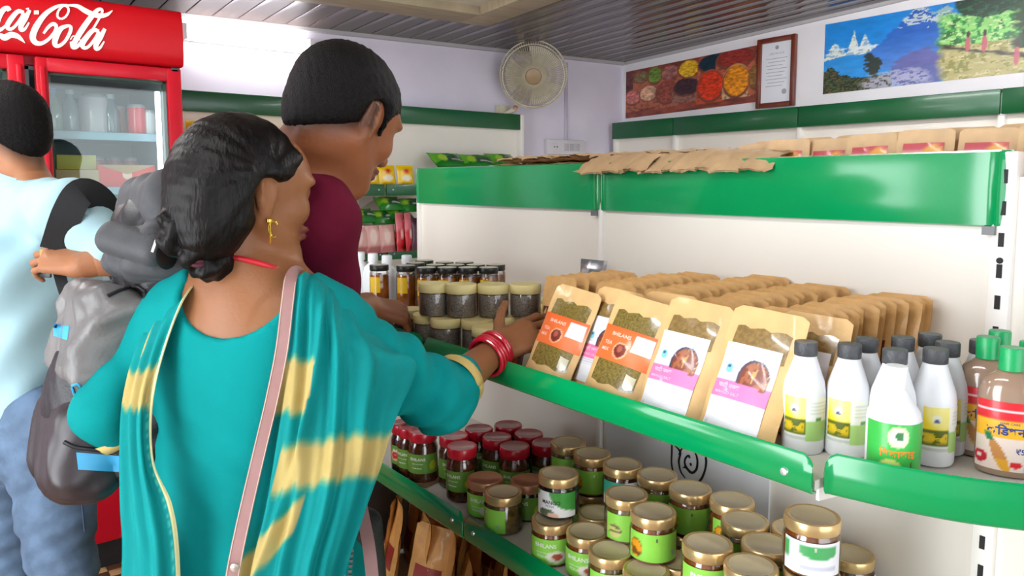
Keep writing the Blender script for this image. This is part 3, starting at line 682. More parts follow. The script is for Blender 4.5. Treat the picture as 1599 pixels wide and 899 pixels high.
for dx in (-625,): letter_a(dx)
sgs([(215, 75), (240, 70)], 8, 4)
CC = [(78, 90), (62, 68), (25, 85), (-15, 150), (-28, 215), (-5, 250), (35, 225), (60, 190)]
sgs(CC, [30, 30, 36, 42, 40, 28, 18, 10], 26)
sgs([(-60, 290), (-10, 292), (40, 312), (90, 290), (140, 300), (175, 325), (208, 358)], [18, 28, 44, 40, 34, 22, 3], 28)
letter_o(-640); letter_C(-640)
obj('sign_lettering', m, M_ivory, sg, smooth=False)
m = MB()
def LPN(px, py): p = on(px, py, y=2.612); return (p[0], 2.613, p[2])
for pts, wd in [([(33, 797), (38, 793), (41, 800)], 3), ([(50, 795), (42, 805), (36, 820), (38, 829), (46, 830), (55, 820)], [3, 5, 7, 6, 4, 2]), ([(30, 790), (20, 800), (5, 812), (-10, 806)], [2, 6, 8, 4]), ([(58, 806), (52, 820), (58, 828), (70, 820)], [4, 5, 4, 2]), ([(75, 790), (70, 812), (76, 824), (90, 812)], [5, 6, 4, 2])]: stroke(m, pts, wd, LPN, 18)
obj('panel_lettering', m, mat('logo_white', '#f5e9ea', 0.4), lp, smooth=False)
for x0, x1, hs in ((-1.033, FX1, 1), (FX0, -1.063, -1)):
    gx0, gx1, gz0, gz1 = x0 + 0.037, x1 - 0.05, 0.72, 1.833
    m = MB(); m.bb(x0, gx0, 2.60, 2.65, 0.665, 1.882, bev=0.005); m.bb(gx1, x1, 2.60, 2.65, 0.665, 1.882, bev=0.005); m.bb(gx0 - 0.003, gx1 + 0.003, 2.60, 2.65, gz1, 1.882, bev=0.005); m.bb(gx0 - 0.003, gx1 + 0.003, 2.60, 2.65, 0.665, gz0, bev=0.005)
    d = obj('door', m, M_red, t)
    m = MB(); m.bb(gx0, gx1, 2.615, 2.621, gz0, gz1); obj('door_glass', m, M_glass, d)
    m = MB(); m.bb(gx1 - 0.012, gx1, 2.622, 2.648, gz0, gz1); m.bb(gx0, gx0 + 0.008, 2.622, 2.648, gz0, gz1); m.bb(gx0, gx1, 2.622, 2.648, gz1 - 0.008, gz1); obj('gasket', m, mat('gasket_green', '#39503f', 0.5), d)
    m = MB(); hxp = x0 + 0.018 if hs > 0 else x1 - 0.018; m.bb(hxp - 0.008, hxp + 0.008, 2.585, 2.60, 0.9, 1.85, bev=0.004); obj('door_handle', m, M_red, d)
    for z in (1.63, 1.425, 1.20, 0.98, 0.76):
        m = MB(); m.bb(x0 + 0.03, x1 - 0.055, 2.735, 2.75, z - 0.018, z + 0.012, bev=0.003); m.bb(x0 + 0.03, x1 - 0.055, 2.75, 3.27, z - 0.006, z); obj('rack', m, M_rack, t)
    m = MB(); m.bb(gx1 - 0.030, gx1 - 0.012, 2.665, 2.68, 0.75, 1.80, bev=0.004); obj('light_strip', m, mat('strip_glow', '#f4f8ff', 0.3, emit=3), t)
Mc = lambda n, c, **k: mat(n, c, k.pop('rough', 0.3), **k)
def can(col, top='#c9ccd0', r=0.033, h=0.125):
    m = MB(); m.lathe([(r * 0.82, 0), (r, 0.008), (r, h - 0.012), (r * 0.84, h)], 22, ms=[1, 0, 1]); root = tag(obj('drink_can', m, [mat('can_' + col[1:], col, 0.3, metal=0.0, coat=0.5), mat('can_metal', top, 0.3, metal=0.7)]), 'x', 'can')
    m2 = MB(); m2.lathe([(r * 0.78, 0), (r * 0.8, 0.002)], 18, c=(0, 0, h - 0.001)); obj('can_lid', m2, mat('can_metal', top, 0.3, metal=0.7), root)
    return root
def bottle_small(col, capc, h=0.2, r=0.032):
    m = MB(); m.lathe([(r * 0.9, 0), (r, 0.01), (r, h * 0.6), (r * 0.45, h * 0.82), (r * 0.4, h * 0.92)], 22); root = tag(obj('drink_bottle', m, mat('drink_' + col[1:], col, 0.15, coat=0.6)), 'x', 'bottle')
    m2 = MB(); m2.lathe([(r * 0.46, h * 0.9), (r * 0.46, h)], 16); obj('bottle_cap', m2, mat('cap_' + capc[1:], capc, 0.4), root)
    return root
def set_(o, loc, label, group=None, rz=0, cat=None):
    o.location = loc; o.rotation_euler[2] = rz; o['label'] = label
    if group: o['group'] = group
    return o
zt = 1.631
set_(can('#e0303a'), (-0.685, 2.80, zt), 'red drink can on the top rack beside the light strip'); set_(can('#d9d3d6', r=0.024, h=0.105), (-0.642, 2.80, zt), 'pale slim can at the right end of the top cooler rack', )
set_(can('#b9aeb6', r=0.05, h=0.155), (-0.828, 2.83, zt), 'wide pinkish grey container on the middle of the top cooler rack'); set_(can('#c4722f', r=0.03, h=0.12), (-0.742, 2.86, zt), 'orange drink can between the pinkish container and the red can')
set_(bottle_small('#5b646c', '#8c9398', h=0.16), (-0.772, 2.82, zt), 'small grey bottle beside the pinkish container on the top rack'); set_(bottle_small('#75828a', '#a9b3b8', 0.17), (-0.905, 2.84, zt), 'dull grey bottle, second from left on the top cooler rack')
set_(bottle_small('#6c7c70', '#2c7fb8', 0.17), (-0.965, 2.82, zt), 'blue-capped bottle at the left end of the top cooler rack'); set_(bottle_small('#4f5a63', '#7f8b93', 0.165), (-0.868, 2.92, zt), 'dark bottle standing behind on the top cooler rack')
zt = 1.426
def carton(name, size, col, label, loc, cat='box', flap=None, band_=None, rz=0):
    m = MB(); m.box((0, 0, size[2] / 2), size, bev=0.003); o = tag(obj(name, m, mat('carton_' + col[1:], col, 0.45)), label, cat); o.location = loc; o.rotation_euler[2] = rz
    if flap:
        m = MB(); m.prism([(-size[0] / 2, size[2]), (0, size[2] * 0.62), (size[0] / 2, size[2])], lambda x, z, y: (x, -size[1] / 2 - 0.0015 + y, z), 0.001); obj('printed_front', m, mat('carton_' + flap[1:], flap, 0.45), o)
    if band_:
        m = MB(); m.lathe([(size[2] * 0.18, 0), (size[2] * 0.18, 0.001)], 16, R=Matrix.Rotation(PI / 2, 3, 'X'), c=(0, -size[1] / 2, size[2] * 0.6)); obj('emblem', m, mat('carton_' + band_[1:], band_, 0.45), o)
    return o
carton('drinks_carton', (0.2, 0.2, 0.095), '#e2301f', 'red carton with tan top print on the second cooler rack', (-0.735, 2.87, zt), flap='#b48a5c', band_='#f1c3ae')
for i in range(3): set_(can('#c2524a', r=0.028, h=0.11), (-0.80 + i * 0.06, 2.995, zt + 0.02), 'muted red drink can behind the red carton, %s from the left' % ORD[i], 'cans behind the red carton')
for i in range(3): carton('can_block', (0.02, 0.02, 0.02), '#a9c3d0', 'x', (0, 0, -9)) if False else None
carton('snack_box', (0.17, 0.16, 0.075), '#c9a878', 'tan box at the left of the second cooler rack', (-0.915, 2.85, zt)); carton('snack_box', (0.13, 0.14, 0.055), '#c7ba52', 'yellow-green box on top of the tan cooler box', (-0.90, 2.86, zt + 0.0755))
carton('snack_box', (0.05, 0.14, 0.13), '#8d90b4', 'narrow mauve carton at the left end of the second cooler rack', (-0.972, 2.70 + 0.15, zt + 0.0)).location.x = -1.0 + 0.0
zt = 1.201
for i, (c, x) in enumerate([('#7f9196', -0.95), ('#8a9aa0', -0.88), ('#b7a0ae', -0.80), ('#7c8d8a', -0.73), ('#92a3a8', -0.66)]):
    set_(bottle_small(c, '#d5d9dc', 0.17), (x, 2.84, zt), ['first', 'second', 'third, pinkish', 'fourth', 'fifth'][i] + ' bottle from the left on the third cooler rack')
for i in range(6): set_(bottle_small('#5f7f6a', '#d02a2a', 0.2), (-1.58 + i * 0.085, 2.84, 1.631 - 0.0), 'green bottle with red cap behind the left cooler door, %s from the left' % ORD[i], 'bottles behind the left cooler door')

# ------------------------------------------------------------------ goods on the back shelving
def pillow_pack(name, w_, h_, th, paint, M, parent=None, nx=15, ny=15):
    """sealed foil packet: front and back sheets meeting in crimped top and bottom"""
    def side(sg):
        def fn(s, t):
            bx = math.sin(PI * s) ** 0.5 if 0 < s < 1 else 0; bt = min(1, max(0, (min(t, 1 - t) - 0.07) / 0.2)); bt = math.sin(bt * PI / 2)
            e = 0.02 * math.sin(s * 60) if min(t, 1 - t) < 0.03 else 0
            wr = 0.04 * math.sin(23 * s + 9 * t) * math.sin(17 * t) * bt
            return ((s - 0.5) * w_ * (1 - 0.04 * bt), sg * th / 2 * (bx * bt * (1 + wr) + 0.03), t * h_ + e * 0.05 * w_)
        return fn
    S, T = np.meshgrid(np.linspace(0, 1, nx), np.linspace(0, 1, ny))
    mb = MB(); cc = []
    for sg in (-1, 1):
        P = np.array([[side(sg)(a, b) for a, b in zip(ra, rb)] for ra, rb in zip(S, T)])
        mb.grid(P if sg < 0 else P[:, ::-1]); c = lin(paint(S, T)); cc.append((c if sg < 0 else c[:, ::-1]).reshape(-1, 3))
    return obj(name, mb, M, parent, vcol=np.concatenate(cc), angle=180)
M_foil = mat_vcol('foil_print', 0.25, coat=0.4)
def p_yellow(S, T):
    b = np.ones(S.shape + (3,)) * hx('#f0c814'); b = mixc(b, soft(blobs(S, T, .5, .72, .22, .13), .2), hx('#e8892a')); b = mixc(b, soft(blobs(S, T, .5, .72, .12, .08), .2), hx('#d02c1c'))
    b = mixc(b, soft(blobs(S, T, .5, .4, .3, .13), .2), hx('#f4ead2')); b = mixc(b, band(T, .08, .2, .03) * (S > .2) * (S < .8), hx('#e2a019')); return b
def p_green(S, T):
    n = vnoise(S, T, 14, 3); b = np.ones(S.shape + (3,)) * hx('#1e7a24'); b = mixc(b, (n > 0.1) * 1.0, hx('#5fae2c')); b = mixc(b, soft(blobs(S, T, .3, .5, .14, .2), .3), hx('#a8d23a'))
    b = mixc(b, band(T, .25, .55, .06) * (S > .4), hx('#2f4f3c')); b = mixc(b, band(T, .36, .42, .03) * (S > .5), hx('#d8e0d0')); return b
def p_pink(S, T):
    b = np.ones(S.shape + (3,)) * hx('#d9a49c'); b = mixc(b, soft(blobs(S, T, .4, .6, .2, .3), .4), hx('#e9cfc4')); b = mixc(b, (T < .3) * 1.0, hx('#b96f70')); return b
def p_red(S, T):
    b = np.ones(S.shape + (3,)) * hx('#d0202f'); b = mixc(b, (T > .6) * .8, hx('#e2808a')); b = mixc(b, soft(blobs(S, T, .5, .45, .2, .1), .3), hx('#f0d0d0')); return b
def p_maroon(S, T): return np.ones(S.shape + (3,)) * hx('#4c2236')
def p_silver(S, T):
    n = vnoise(S, T, 12, 6); b = np.ones(S.shape + (3,)) * hx('#c9cccc'); b = mixc(b, (n > .15), hx('#eef0ef')); b = mixc(b, (n < -.3), hx('#8a9090')); b = mixc(b, (T < .3) * (S > .3) * 1.0, hx('#1d6a4a')); return b
def p_mustard(S, T): return mixc(np.ones(S.shape + (3,)) * hx('#c99a2b'), band(T, .3, .6, .1), hx('#5c7a22'))
yp = lambda: tag(pillow_pack('snack_packet', 0.105, 0.115, 0.03, p_yellow, M_foil), 'x', 'packet')
for i in range(11):
    x = -0.40 + i * 0.103
    if abs(x - 0.48) < 0.0: continue
    place('yp', yp, TM((x, 3.0 + 0.01 * (i % 2), 1.4305), rz=random.uniform(-.12, .12), rx=-0.15), 'yellow snack packet in the row on the back shelf, %s from the cooler' % ORD[i], 'packet', 'yellow packets on the back shelf')
# taller yellow cartons by the cooler
for i, (x, z) in enumerate([(-0.33, 1.545), (-0.21, 1.545), (-0.09, 1.545), (0.03, 1.545)]):
    pass
t = thing('snack_carton', 'open kraft display carton of yellow packets standing behind the cooler edge', 'box', (-0.13, 3.14, 1.431))
for a in [(-0.29, 0.29, -0.07, -0.066, 0, 0.16), (-0.29, 0.29, 0.066, 0.07, 0, 0.16), (-0.29, -0.286, -0.066, 0.066, 0, 0.16), (0.286, 0.29, -0.066, 0.066, 0, 0.16)]:
    m = MB(); m.bb(*a); obj('side_panel', m, mat('carton_tan', '#cfae74', 0.6), t)
m = MB(); m.bb(-0.29, 0.29, -0.07, 0.07, 0.0, 0.003); obj('bottom_panel', m, mat('carton_tan', '#cfae74', 0.6), t)
for i in range(5): place('yp', yp, TM((-0.36 + i * 0.112, 3.13, 1.60 - 0.02 * (i % 2)), rz=random.uniform(-.15, .15), s=1.15), 'yellow snack packet sticking out of the kraft carton, %s from the cooler' % ORD[i], 'packet', 'yellow packets in the kraft carton')
m = MB(); m.bb(-0.28, 0.28, -0.06, 0.06, 0.003, 0.14); obj('packing', m, mat('carton_tan', '#cfae74', 0.6), t)
gp = lambda: tag(pillow_pack('snack_packet', 0.22, 0.15, 0.05, p_green, M_foil, nx=25, ny=17), 'x', 'packet')
for i, (x, y, z, rz, lab) in enumerate([(0.98, 3.12, 1.535, 0.05, 'green foil packet lying uppermost on the left of the green pile on the back shelf'), (1.16, 3.10, 1.53, -0.1, 'green foil packet lying uppermost in the middle of the green pile on the back shelf'), (1.38, 3.12, 1.54, 0.1, 'green foil packet lying uppermost at the right end of the green pile'),
                                     (0.94, 3.1, 1.485, 0, 'green foil packet in the lower layer of the green pile, left end'), (1.18, 3.1, 1.485, 0.05, 'green foil packet in the lower layer of the green pile, middle'), (1.42, 3.1, 1.485, 0, 'green foil packet in the lower layer of the green pile, right end')]):
    place('gp', gp, Matrix.Translation((x, y - 0.05, z)) @ Matrix.Rotation(rz, 4, 'Z') @ Matrix.Rotation(-0.95 if i < 3 else -1.45, 4, 'X'), lab, 'packet', None)
for i in range(4): # flat cartons carrying the lower layer
    pass
# shelf below: bundles behind the customers
def on3(u, v, y=3.02): return on(u, v, y=y)
def flatpk(key, paint, w_, h_, th, pos, rz, rx, label, group=None):
    place(key, lambda: tag(pillow_pack('snack_packet', w_, h_, th, paint, M_foil, nx=13, ny=11), 'x', 'packet'), Matrix.Translation(pos) @ Matrix.Rotation(rz, 4, 'Z') @ Matrix.Rotation(rx, 4, 'X'), label, 'packet', group)
zs = 1.1005
for i in range(3): flatpk('mu', p_mustard, 0.2, 0.16, 0.045, (0.43 + i * 0.125, 2.99, zs + 0.02), 0.05 * i, -1.45, 'mustard and green packet at the very bottom of the green heap, %s from left' % ORD[i], 'mustard packets on the lower back shelf')
for i in range(3): flatpk('mu', p_mustard, 0.2, 0.16, 0.045, (0.43 + i * 0.125, 2.99, zs + 0.065), -0.05 * i, -1.45, 'mustard and green packet in the second layer of the green heap, %s from left' % ORD[i], 'mustard packets on the lower back shelf')
for i, (x, z, rz) in enumerate([(0.40, zs + 0.15, .2), (0.50, zs + 0.14, -.1), (0.60, zs + 0.16, .1), (0.54, zs + 0.21, 0.05), (0.66, zs + 0.2, -.1)]):
    flatpk('gs', p_green, 0.15, 0.11, 0.045, (x, 2.98, z), rz, -0.9, 'small green packet %s of the heap behind the amber jars' % ['at the left end', 'low in the middle', 'low on the right', 'on top', 'on top at the right end'][i])
for i, (x, dz, pp, key, lab) in enumerate([(0.32, 0, p_pink, 'pk', 'pale pink packet standing leftmost below the green heap'), (0.40, 0, p_pink, 'pk', 'pale pink packet standing second from left below the green heap'), (0.475, 0, p_pink, 'pk', 'pale pink packet standing beside the red packet below the green heap')]):
    flatpk(key, pp, 0.1, 0.14, 0.03, (x, 2.92 + 0.0, 0.98 + 0.12 + dz), 0.1 * i, -0.1, lab)
flatpk('rd', p_red, 0.075, 0.2, 0.03, (0.55, 2.925, 1.1), 0.5, -0.05, 'upright red packet with pink top on the lower back shelf'); flatpk('rd', p_red, 0.075, 0.18, 0.03, (0.60, 2.925, 1.1), 0.6, -0.05, 'narrow red packet leaning beside the maroon packet on the lower back shelf')
flatpk('ma', p_maroon, 0.07, 0.17, 0.03, (0.645, 2.93, 1.1), 0.3, -0.05, 'dark maroon packet on the lower back shelf beside the silver packets')
for i, (z) in enumerate((1.1, 1.245)): flatpk('si', p_silver, 0.12, 0.15, 0.03, (0.715, 2.90 - 0.0, z), -0.1, -0.06, ['lower silver foil packet with green print beside the cream panel edge', 'upper silver foil packet beside the cream panel edge'][i])
# ------------------------------------------------------------------ goods on the front shelving
M_lab = mat_vcol('label_print', 0.35, coat=0.25)
M_white_ink = mat('ink_white', '#f4f7ee', 0.5); M_green_ink = mat('ink_green', '#2f7a33', 0.5); M_blue_ink = mat('ink_blue', '#2a3f86', 0.5); M_orange_ink = mat('ink_orange', '#f08a1c', 0.5); M_ink = mat('ink_black', '#1d2028', 0.4)
def cyl(r, z0, z1, a0, a1):  # s left->right as seen from -y
    return lambda s, t: (r * math.sin(a0 + (a1 - a0) * s), -r * math.cos(a0 + (a1 - a0) * s), z0 + (z1 - z0) * t)
def cylxy(r, zc): return lambda x, y: (r * math.sin(x / r), -r * math.cos(x / r), zc + y)
def lp_green(fruit):
    def f(S, T):
        b = np.ones(S.shape + (3,)) * hx('#92da50'); b = mixc(b, soft(1 - (T - .5) * .6 + 0 * S, 1) * .0, hx('#ffffff')); b = mixc(b, np.clip(.5 - T, 0, .5) * .5, hx('#58a836'))
        if fruit == 'orange':
            b = mixc(b, soft(blobs(S, T, .16, .42, .13, .34), .2), hx('#7a4a12')); n = vnoise(S, T, 40, 2); b = mixc(b, soft(blobs(S, T, .16, .42, .12, .31), .2) * (n > -.25), hx('#e59a1e'))
        if fruit == 'olive':
            n = vnoise(S, T, 45, 4); b = mixc(b, soft(blobs(S, T, .18, .36, .14, .26), .2), hx('#c9c47a')); b = mixc(b, soft(blobs(S, T, .18, .36, .13, .24), .2) * (n > 0), hx('#5d6b24'))
        if fruit == 'cut':
            b = mixc(b, soft(blobs(S, T, .62, .3, .2, .24), .2), hx('#f0ead8')); b = mixc(b, soft(blobs(S, T, .64, .32, .1, .14), .2), hx('#b5503a'))
        if fruit == 'dark': b = b * 0.72; b = mixc(b, soft(blobs(S, T, .85, .4, .1, .25), .2), hx('#b7c32a'))
        if fruit == 'tomato': b = b * 0.72; b = mixc(b, soft(blobs(S, T, .3, .45, .16, .28), .2), hx('#e8cdb0')); b = mixc(b, soft(blobs(S, T, .3, .45, .12, .2), .2), hx('#d22a20'))
        return b
    return f
def lp_mango(S, T):
    b = np.ones(S.shape + (3,)) * hx('#eef0f0'); b = mixc(b, soft(((1 - S) / .62) ** 2 * 1.0 + ((1 - T) / .75) ** 2, .08), hx('#3f9a3f')); b = mixc(b, soft(blobs(S, T, .0, 1, .12, .25), .2), hx('#4fa545'))
    b = mixc(b, soft(blobs(S, T, .3, .12, .2, .2), .15), hx('#5e6b52')); b = mixc(b, soft(blobs(S, T, .46, .05, .13, .14), .2), hx('#e6b9a0')); b = mixc(b, band(S, .66, .9, .02) * band(T, .15, .45, .03) * (np.sin(T * 90) > .3) * .5, hx('#8a9a9a')); return b
def lp_white(S, T):
    b = np.ones(S.shape + (3,)) * hx('#ecebf2'); b = mixc(b, (S < .14) * band(T, .45, .95, .02), hx('#cfe6d8')); b = mixc(b, band(S, .3, .9, .01) * band(T, .5, .9, .03) * soft(blobs(S, T, .6, .95, .42, .45), .1), hx('#4aa860'))
    b = mixc(b, band(S, .3, .9, .02) * band(T, .08, .42, .03) * (np.sin(T * 75) > .2) * .45, hx('#9ea3b5')); b = mixc(b, (S < .1) * band(T, .4, .9, .02), hx('#4aa860')); return b
def lp_teal(S, T):
    b = np.ones(S.shape + (3,)) * hx('#e6ece6'); b = mixc(b, soft(blobs(S, T, 0, 1, .55, .6), .1), hx('#3fae8c')); return b
M_pk = {k: mat('pickle_' + k, c, 0.12, var=0.4, vscale=90, coat=0.9) for k, c in dict(amber='#8a4a1e', brown='#5a2f1c', dark='#2a1a16', olive='#75602c').items()}
M_gl = mat_glass('jar_glass', tint=(0.97, 0.97, 0.96), refl=0.05)
M_gold = mat('lid_gold', '#d9b981', 0.24, metal=0.6); M_goldtop = mat('lid_gold_top', '#cfc09b', 0.36, metal=0.12); M_brownish = mat('lid_brownish', '#c08a68', 0.28, metal=0.4)  # two lids get a browner tone than the gold ones
M_redlid = mat('lid_red', '#c4142b', 0.3, coat=0.5); M_redtop = mat('lid_red_top_sheen', '#c07a80', 0.3, coat=.5)  # lid tops paler: the pale reflection is put into their colour
def pickle_jar(fill, label, text, lid='gold', word2=None):
    R, H = 0.0425, 0.0845
    root = thing('pickle_jar', 'x', 'jar')
    m = MB(); m.lathe([(R * .86, 0.0), (R * .95, 0.003), (R * .96, 0.052), (R * .86, 0.061), (R * .84, 0.063)], 28); obj('filling', m, M_pk[fill], root)
    m = MB(); m.lathe([(R * .9, 0.0003), (R * .99, 0.004), (R, 0.008), (R, 0.053), (R * .93, 0.062), (R * .90, 0.066), (R * .90, 0.070)], 32, cap=False); obj('glass', m, M_gl, root, angle=180)
    m = MB(); m.lathe([(R * .97, 0.066), (R * .985, 0.0675), (R * .985, 0.081), (R * .95, 0.0842), (R * .80, 0.0845), (R * .78, 0.0836), (0.002, 0.0836)], 32, ms=[0, 0, 0, 0, 1, 1])
    obj('lid', m, [M_brownish if lid == 'brownish' else M_gold, M_goldtop if lid != 'brownish' else M_brownish], root, angle=50)
    a = 1.25 if label in ('orange', 'olive', 'cut', 'plain') else 1.1
    paint = {'mango': lp_mango, 'white': lp_white, 'teal': lp_teal}.get(label) or lp_green(label)
    lb = patch('label', cyl(R + 0.0004, 0.007, 0.058, -a, a), 34, 16, paint, M_lab, root)
    m = MB(); f = cylxy(R + 0.0008, 0)
    if text:
        if label == 'mango':
            lettering(m, text, -0.008, 0.037, 0.040, f, bold=0.02); lettering(m, 'PICKLE', -0.010, 0.029, 0.018, f)
        else:
            lettering(m, text, -0.010 if label == 'cut' else -0.014, 0.045, 0.046, f, bold=0.015)
            lettering(m, 'HOME MADE', -0.016, 0.030, 0.028, f); lettering(m, 'PICKLE', -0.018, 0.023, 0.02, f)
    else:
        m.prism([(-.0015, -.003), (.0015, -.003), (.002, .003), (-.002, .003)], lambda x, y, z: f(x + 0.004, y + 0.048), 0)
        if label != 'white': m.prism([(-.003, -.004), (.003, -.004), (.003, .004), (-.003, .004)], lambda x, y, z: f(x + 0.038, y + 0.022), 0)
    obj('lettering', m, M_ink if label == 'mango' else M_white_ink, lb, smooth=False)
    return root
def red_jar(label, fill):
    R, H = 0.039, 0.13
    root = thing('chutney_jar', 'x', 'jar')
    m = MB(); m.lathe([(R * .8, 0), (R * .95, 0.004), (R * .95, 0.088), (R * .8, 0.101), (R * .78, 0.104)], 26); obj('filling', m, M_pk[fill], root)
    m = MB(); m.lathe([(R * .85, 0.0003), (R * .98, 0.005), (R, 0.012), (R, 0.088), (R * .9, 0.1), (R * .82, 0.106), (R * .82, 0.11)], 30, cap=False); obj('glass', m, M_gl, root, angle=180)
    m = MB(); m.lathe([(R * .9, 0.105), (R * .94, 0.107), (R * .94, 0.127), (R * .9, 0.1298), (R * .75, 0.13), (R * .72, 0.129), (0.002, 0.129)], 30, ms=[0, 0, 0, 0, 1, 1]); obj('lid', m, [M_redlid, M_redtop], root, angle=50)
    lb = patch('label', cyl(R + 0.0004, 0.028, 0.078, -1.3, 1.3), 34, 14, lp_green(label), M_lab, root)
    m = MB(); f = cylxy(R + 0.0008, 0); lettering(m, 'BHILANS', -0.006, 0.065, 0.042, f, bold=0.015); lettering(m, 'RED CHUTNEY', -0.006, 0.053, 0.03, f); lettering(m, 'HOME MADE', -0.008, 0.042, 0.026, f, bold=.01)
    obj('lettering', m, M_white_ink, lb, smooth=False); return root
VA = -0.90   # labels turn towards the open side of the shop
TRAY2 = 0.6885; LH = 0.085
def relax(P, dmin, it=400, lim=(-0.386, -0.05)):
    P = np.array(P, float)
    for _ in range(it):
        for i in range(len(P)):
            for j in range(i):
                d = P[i] - P[j]; L = np.linalg.norm(d) + 1e-9
                if L < dmin:
                    s = d / L * (dmin - L) / 2; P[i] += s; P[j] -= s
    P[:, 0] = np.clip(P[:, 0], *lim); return P
rj = dict(r0=(598, 675), r1=(630, 660), r2=(660, 671), r3=(712, 680), r4=(720, 693), r5=(750, 670), r6=(793, 662), r7=(774, 680), r8=(802, 694), r9=(828, 677), r10=(850, 689))
RP = relax([on(u, v, z=TRAY2 + .13)[:2] for u, v in rj.values()], 0.080)
rl = ['farthest red-lidded chutney jar, half hidden by the teal sleeve hem', 'red-lidded chutney jar with tomato on its label, second from far end', 'red-lidded chutney jar with yellow-green fruit label, third from far end at the front edge', 'red-lidded chutney jar tucked right behind the frontmost one', 'frontmost red-lidded chutney jar beside the copper-lidded jar', 'red-lidded chutney jar in the middle row just under the sleeve', 'rearmost red-lidded chutney jar close to the cream panel', 'red-lidded chutney jar second behind the copper-lidded jar', 'red-lidded chutney jar directly behind the copper and gold lids', 'red-lidded chutney jar in the back row, second from the gold lids', 'red-lidded chutney jar nearest the gold-lidded back row']
for i, (k, p) in enumerate(zip(rj, RP)):
    kind = 'tomato' if k == 'r1' else 'dark'
    place('rj' + kind, lambda kind=kind: red_jar(kind, 'dark' if kind == 'tomato' else 'brown'), TM((p[0], p[1], TRAY2), rz=VA + random.uniform(-.25, .25)), rl[i], 'jar', 'red-lidded chutney jars on the lower shelf')
# gold-lidded pickle jars: (pixel of lid centre, layer, type, turn, label)
GJ = [('g1', 760, 746, 1, 'cut', 'brownish', 0.15, 'copper-lidded pickle jar in front of the red lids at the shelf joint'), ('g2', 790, 762, 1, 'plain', 'gold', -0.9, 'gold-lidded jar turned to show clear glass at the shelf joint'), ('g3', 819, 751, 1, 'dark', 'brownish', 0, 'gold-lidded jar of dark pickle hidden behind the white mango jar'),
      ('g13', 865, 809, 1, 'cut', 'gold', 0.1, 'gold-lidded green-label jar directly under the white mango jar'), ('g14', 931, 802, 1, 'plain', 'gold', 0.3, 'gold-lidded jar sunk in the gap behind the front row, below the walnut-print jar'), ('g15', 916, 824, 1, 'cut', 'gold', -0.1, 'gold-lidded green-label jar right of the one under the mango jar'),
      ('g16', 950, 858, 1, 'olive', 'gold', 0.3, 'gold-lidded jar in the front row below the two stacked green jars'), ('g19', 1005, 890, 1, 'orange', 'gold', 0.1, 'gold-lidded jar under the frontmost stacked orange-fruit jar'), ('g26', 1055, 875, 1, 'plain', 'gold', 0.2, 'gold-lidded jar low in the gap right of the orange-fruit stack'),
      ('g4', 890, 690, 2, 'plain', 'gold', 0.3, 'farthest gold-lidded jar of the back row, next to the red lids'), ('g5', 930, 708, 2, 'orange', 'gold', 0.15, 'second gold-lidded jar of the back row, orange fruit on green label'), ('g6', 976, 724, 2, 'teal', 'gold', 0.1, 'third gold-lidded jar of the back row, white label with teal corner'),
      ('g7', 1028, 741, 2, 'plain', 'gold', 0.2, 'fourth gold-lidded jar of the back row, under the line emblem'), ('g8', 1084, 762, 2, 'orange', 'gold', 0.0, 'fifth gold-lidded jar of the back row, emblem mirrored in its lid'), ('g9', 1131, 781, 2, 'orange', 'gold', 0.3, 'sixth gold-lidded jar of the back row'), ('g10', 1171, 806, 2, 'plain', 'gold', 0.2, 'seventh gold-lidded jar of the back row'),
      ('g11', 1202, 845, 2, 'plain', 'gold', 0.4, 'gold-lidded jar behind and left of the tall white-label stack'), ('g20', 1109, 848, 2, 'cut', 'gold', 0.1, 'large-lettered gold-lidded jar at the front bottom edge of the picture'), ('g21', 1171, 876, 2, 'olive', 'gold', 0.1, 'gold-lidded jar at the bottom edge left of the tall stack'),
      ('g22', 1216, 822, 2, 'plain', 'gold', 0.2, 'gold-lidded jar almost hidden behind the white-label jar'), ('g24', 1267, 888, 2, 'plain', 'gold', 0.2, 'gold-lidded jar carrying the topmost white-label jar'), ('g25', 1330, 862, 1, 'teal', 'gold', 0.2, 'gold-lidded jar low behind the white-label jar, near the shelf upright'),
      ('g12', 872, 737, 2, 'mango', 'gold', 0.0, 'white mango-pickle jar stacked on a green-label jar'), ('g17', 983, 772, 2, 'olive', 'gold', 0.35, 'stacked jar with olives on green label, left of the orange-fruit one'), ('g18', 1015, 793, 2, 'orange', 'gold', 0.12, 'stacked jar with orange fruit on green label, frontmost of the upper layer'), ('g23', 1271, 791, 3, 'white', 'gold', -0.1, 'topmost gold-lidded jar with white label at the right end of the lower shelf')]
byl = {1: [], 2: [], 3: []}
for g in GJ: byl[g[3]].append(g)
pos = {}
for L in (1, 2, 3):
    P = relax([on(g[1], g[2], z=TRAY2 + LH * L)[:2] for g in byl[L]] , 0.0855)
    for g, p in zip(byl[L], P): pos[g[0]] = p
pos['g23'] = pos['g24'] + np.array([0.004, 0.004])
def jar_proto(lab, lid):
    fill = {'orange': 'amber', 'plain': 'olive' if lid == 'gold' else 'brown', 'cut': 'amber', 'olive': 'olive', 'mango': 'dark', 'white': 'amber', 'teal': 'brown', 'dark': 'dark'}[lab]
    return pickle_jar(fill, lab, {'cut': 'BHILANS', 'mango': 'MANGO', 'plain': '', 'dark': 'BHILANS'}.get(lab, ''), lid)
for k, u, v, L, lab, lid, tr, label in GJ:
    p = pos[k]; place('gj' + lab + lid, lambda lab=lab, lid=lid: jar_proto(lab, lid), TM((p[0], p[1], TRAY2 + LH * (L - 1)), rz=VA + tr), label, 'jar', 'gold-lidded pickle jars on the lower shelf')
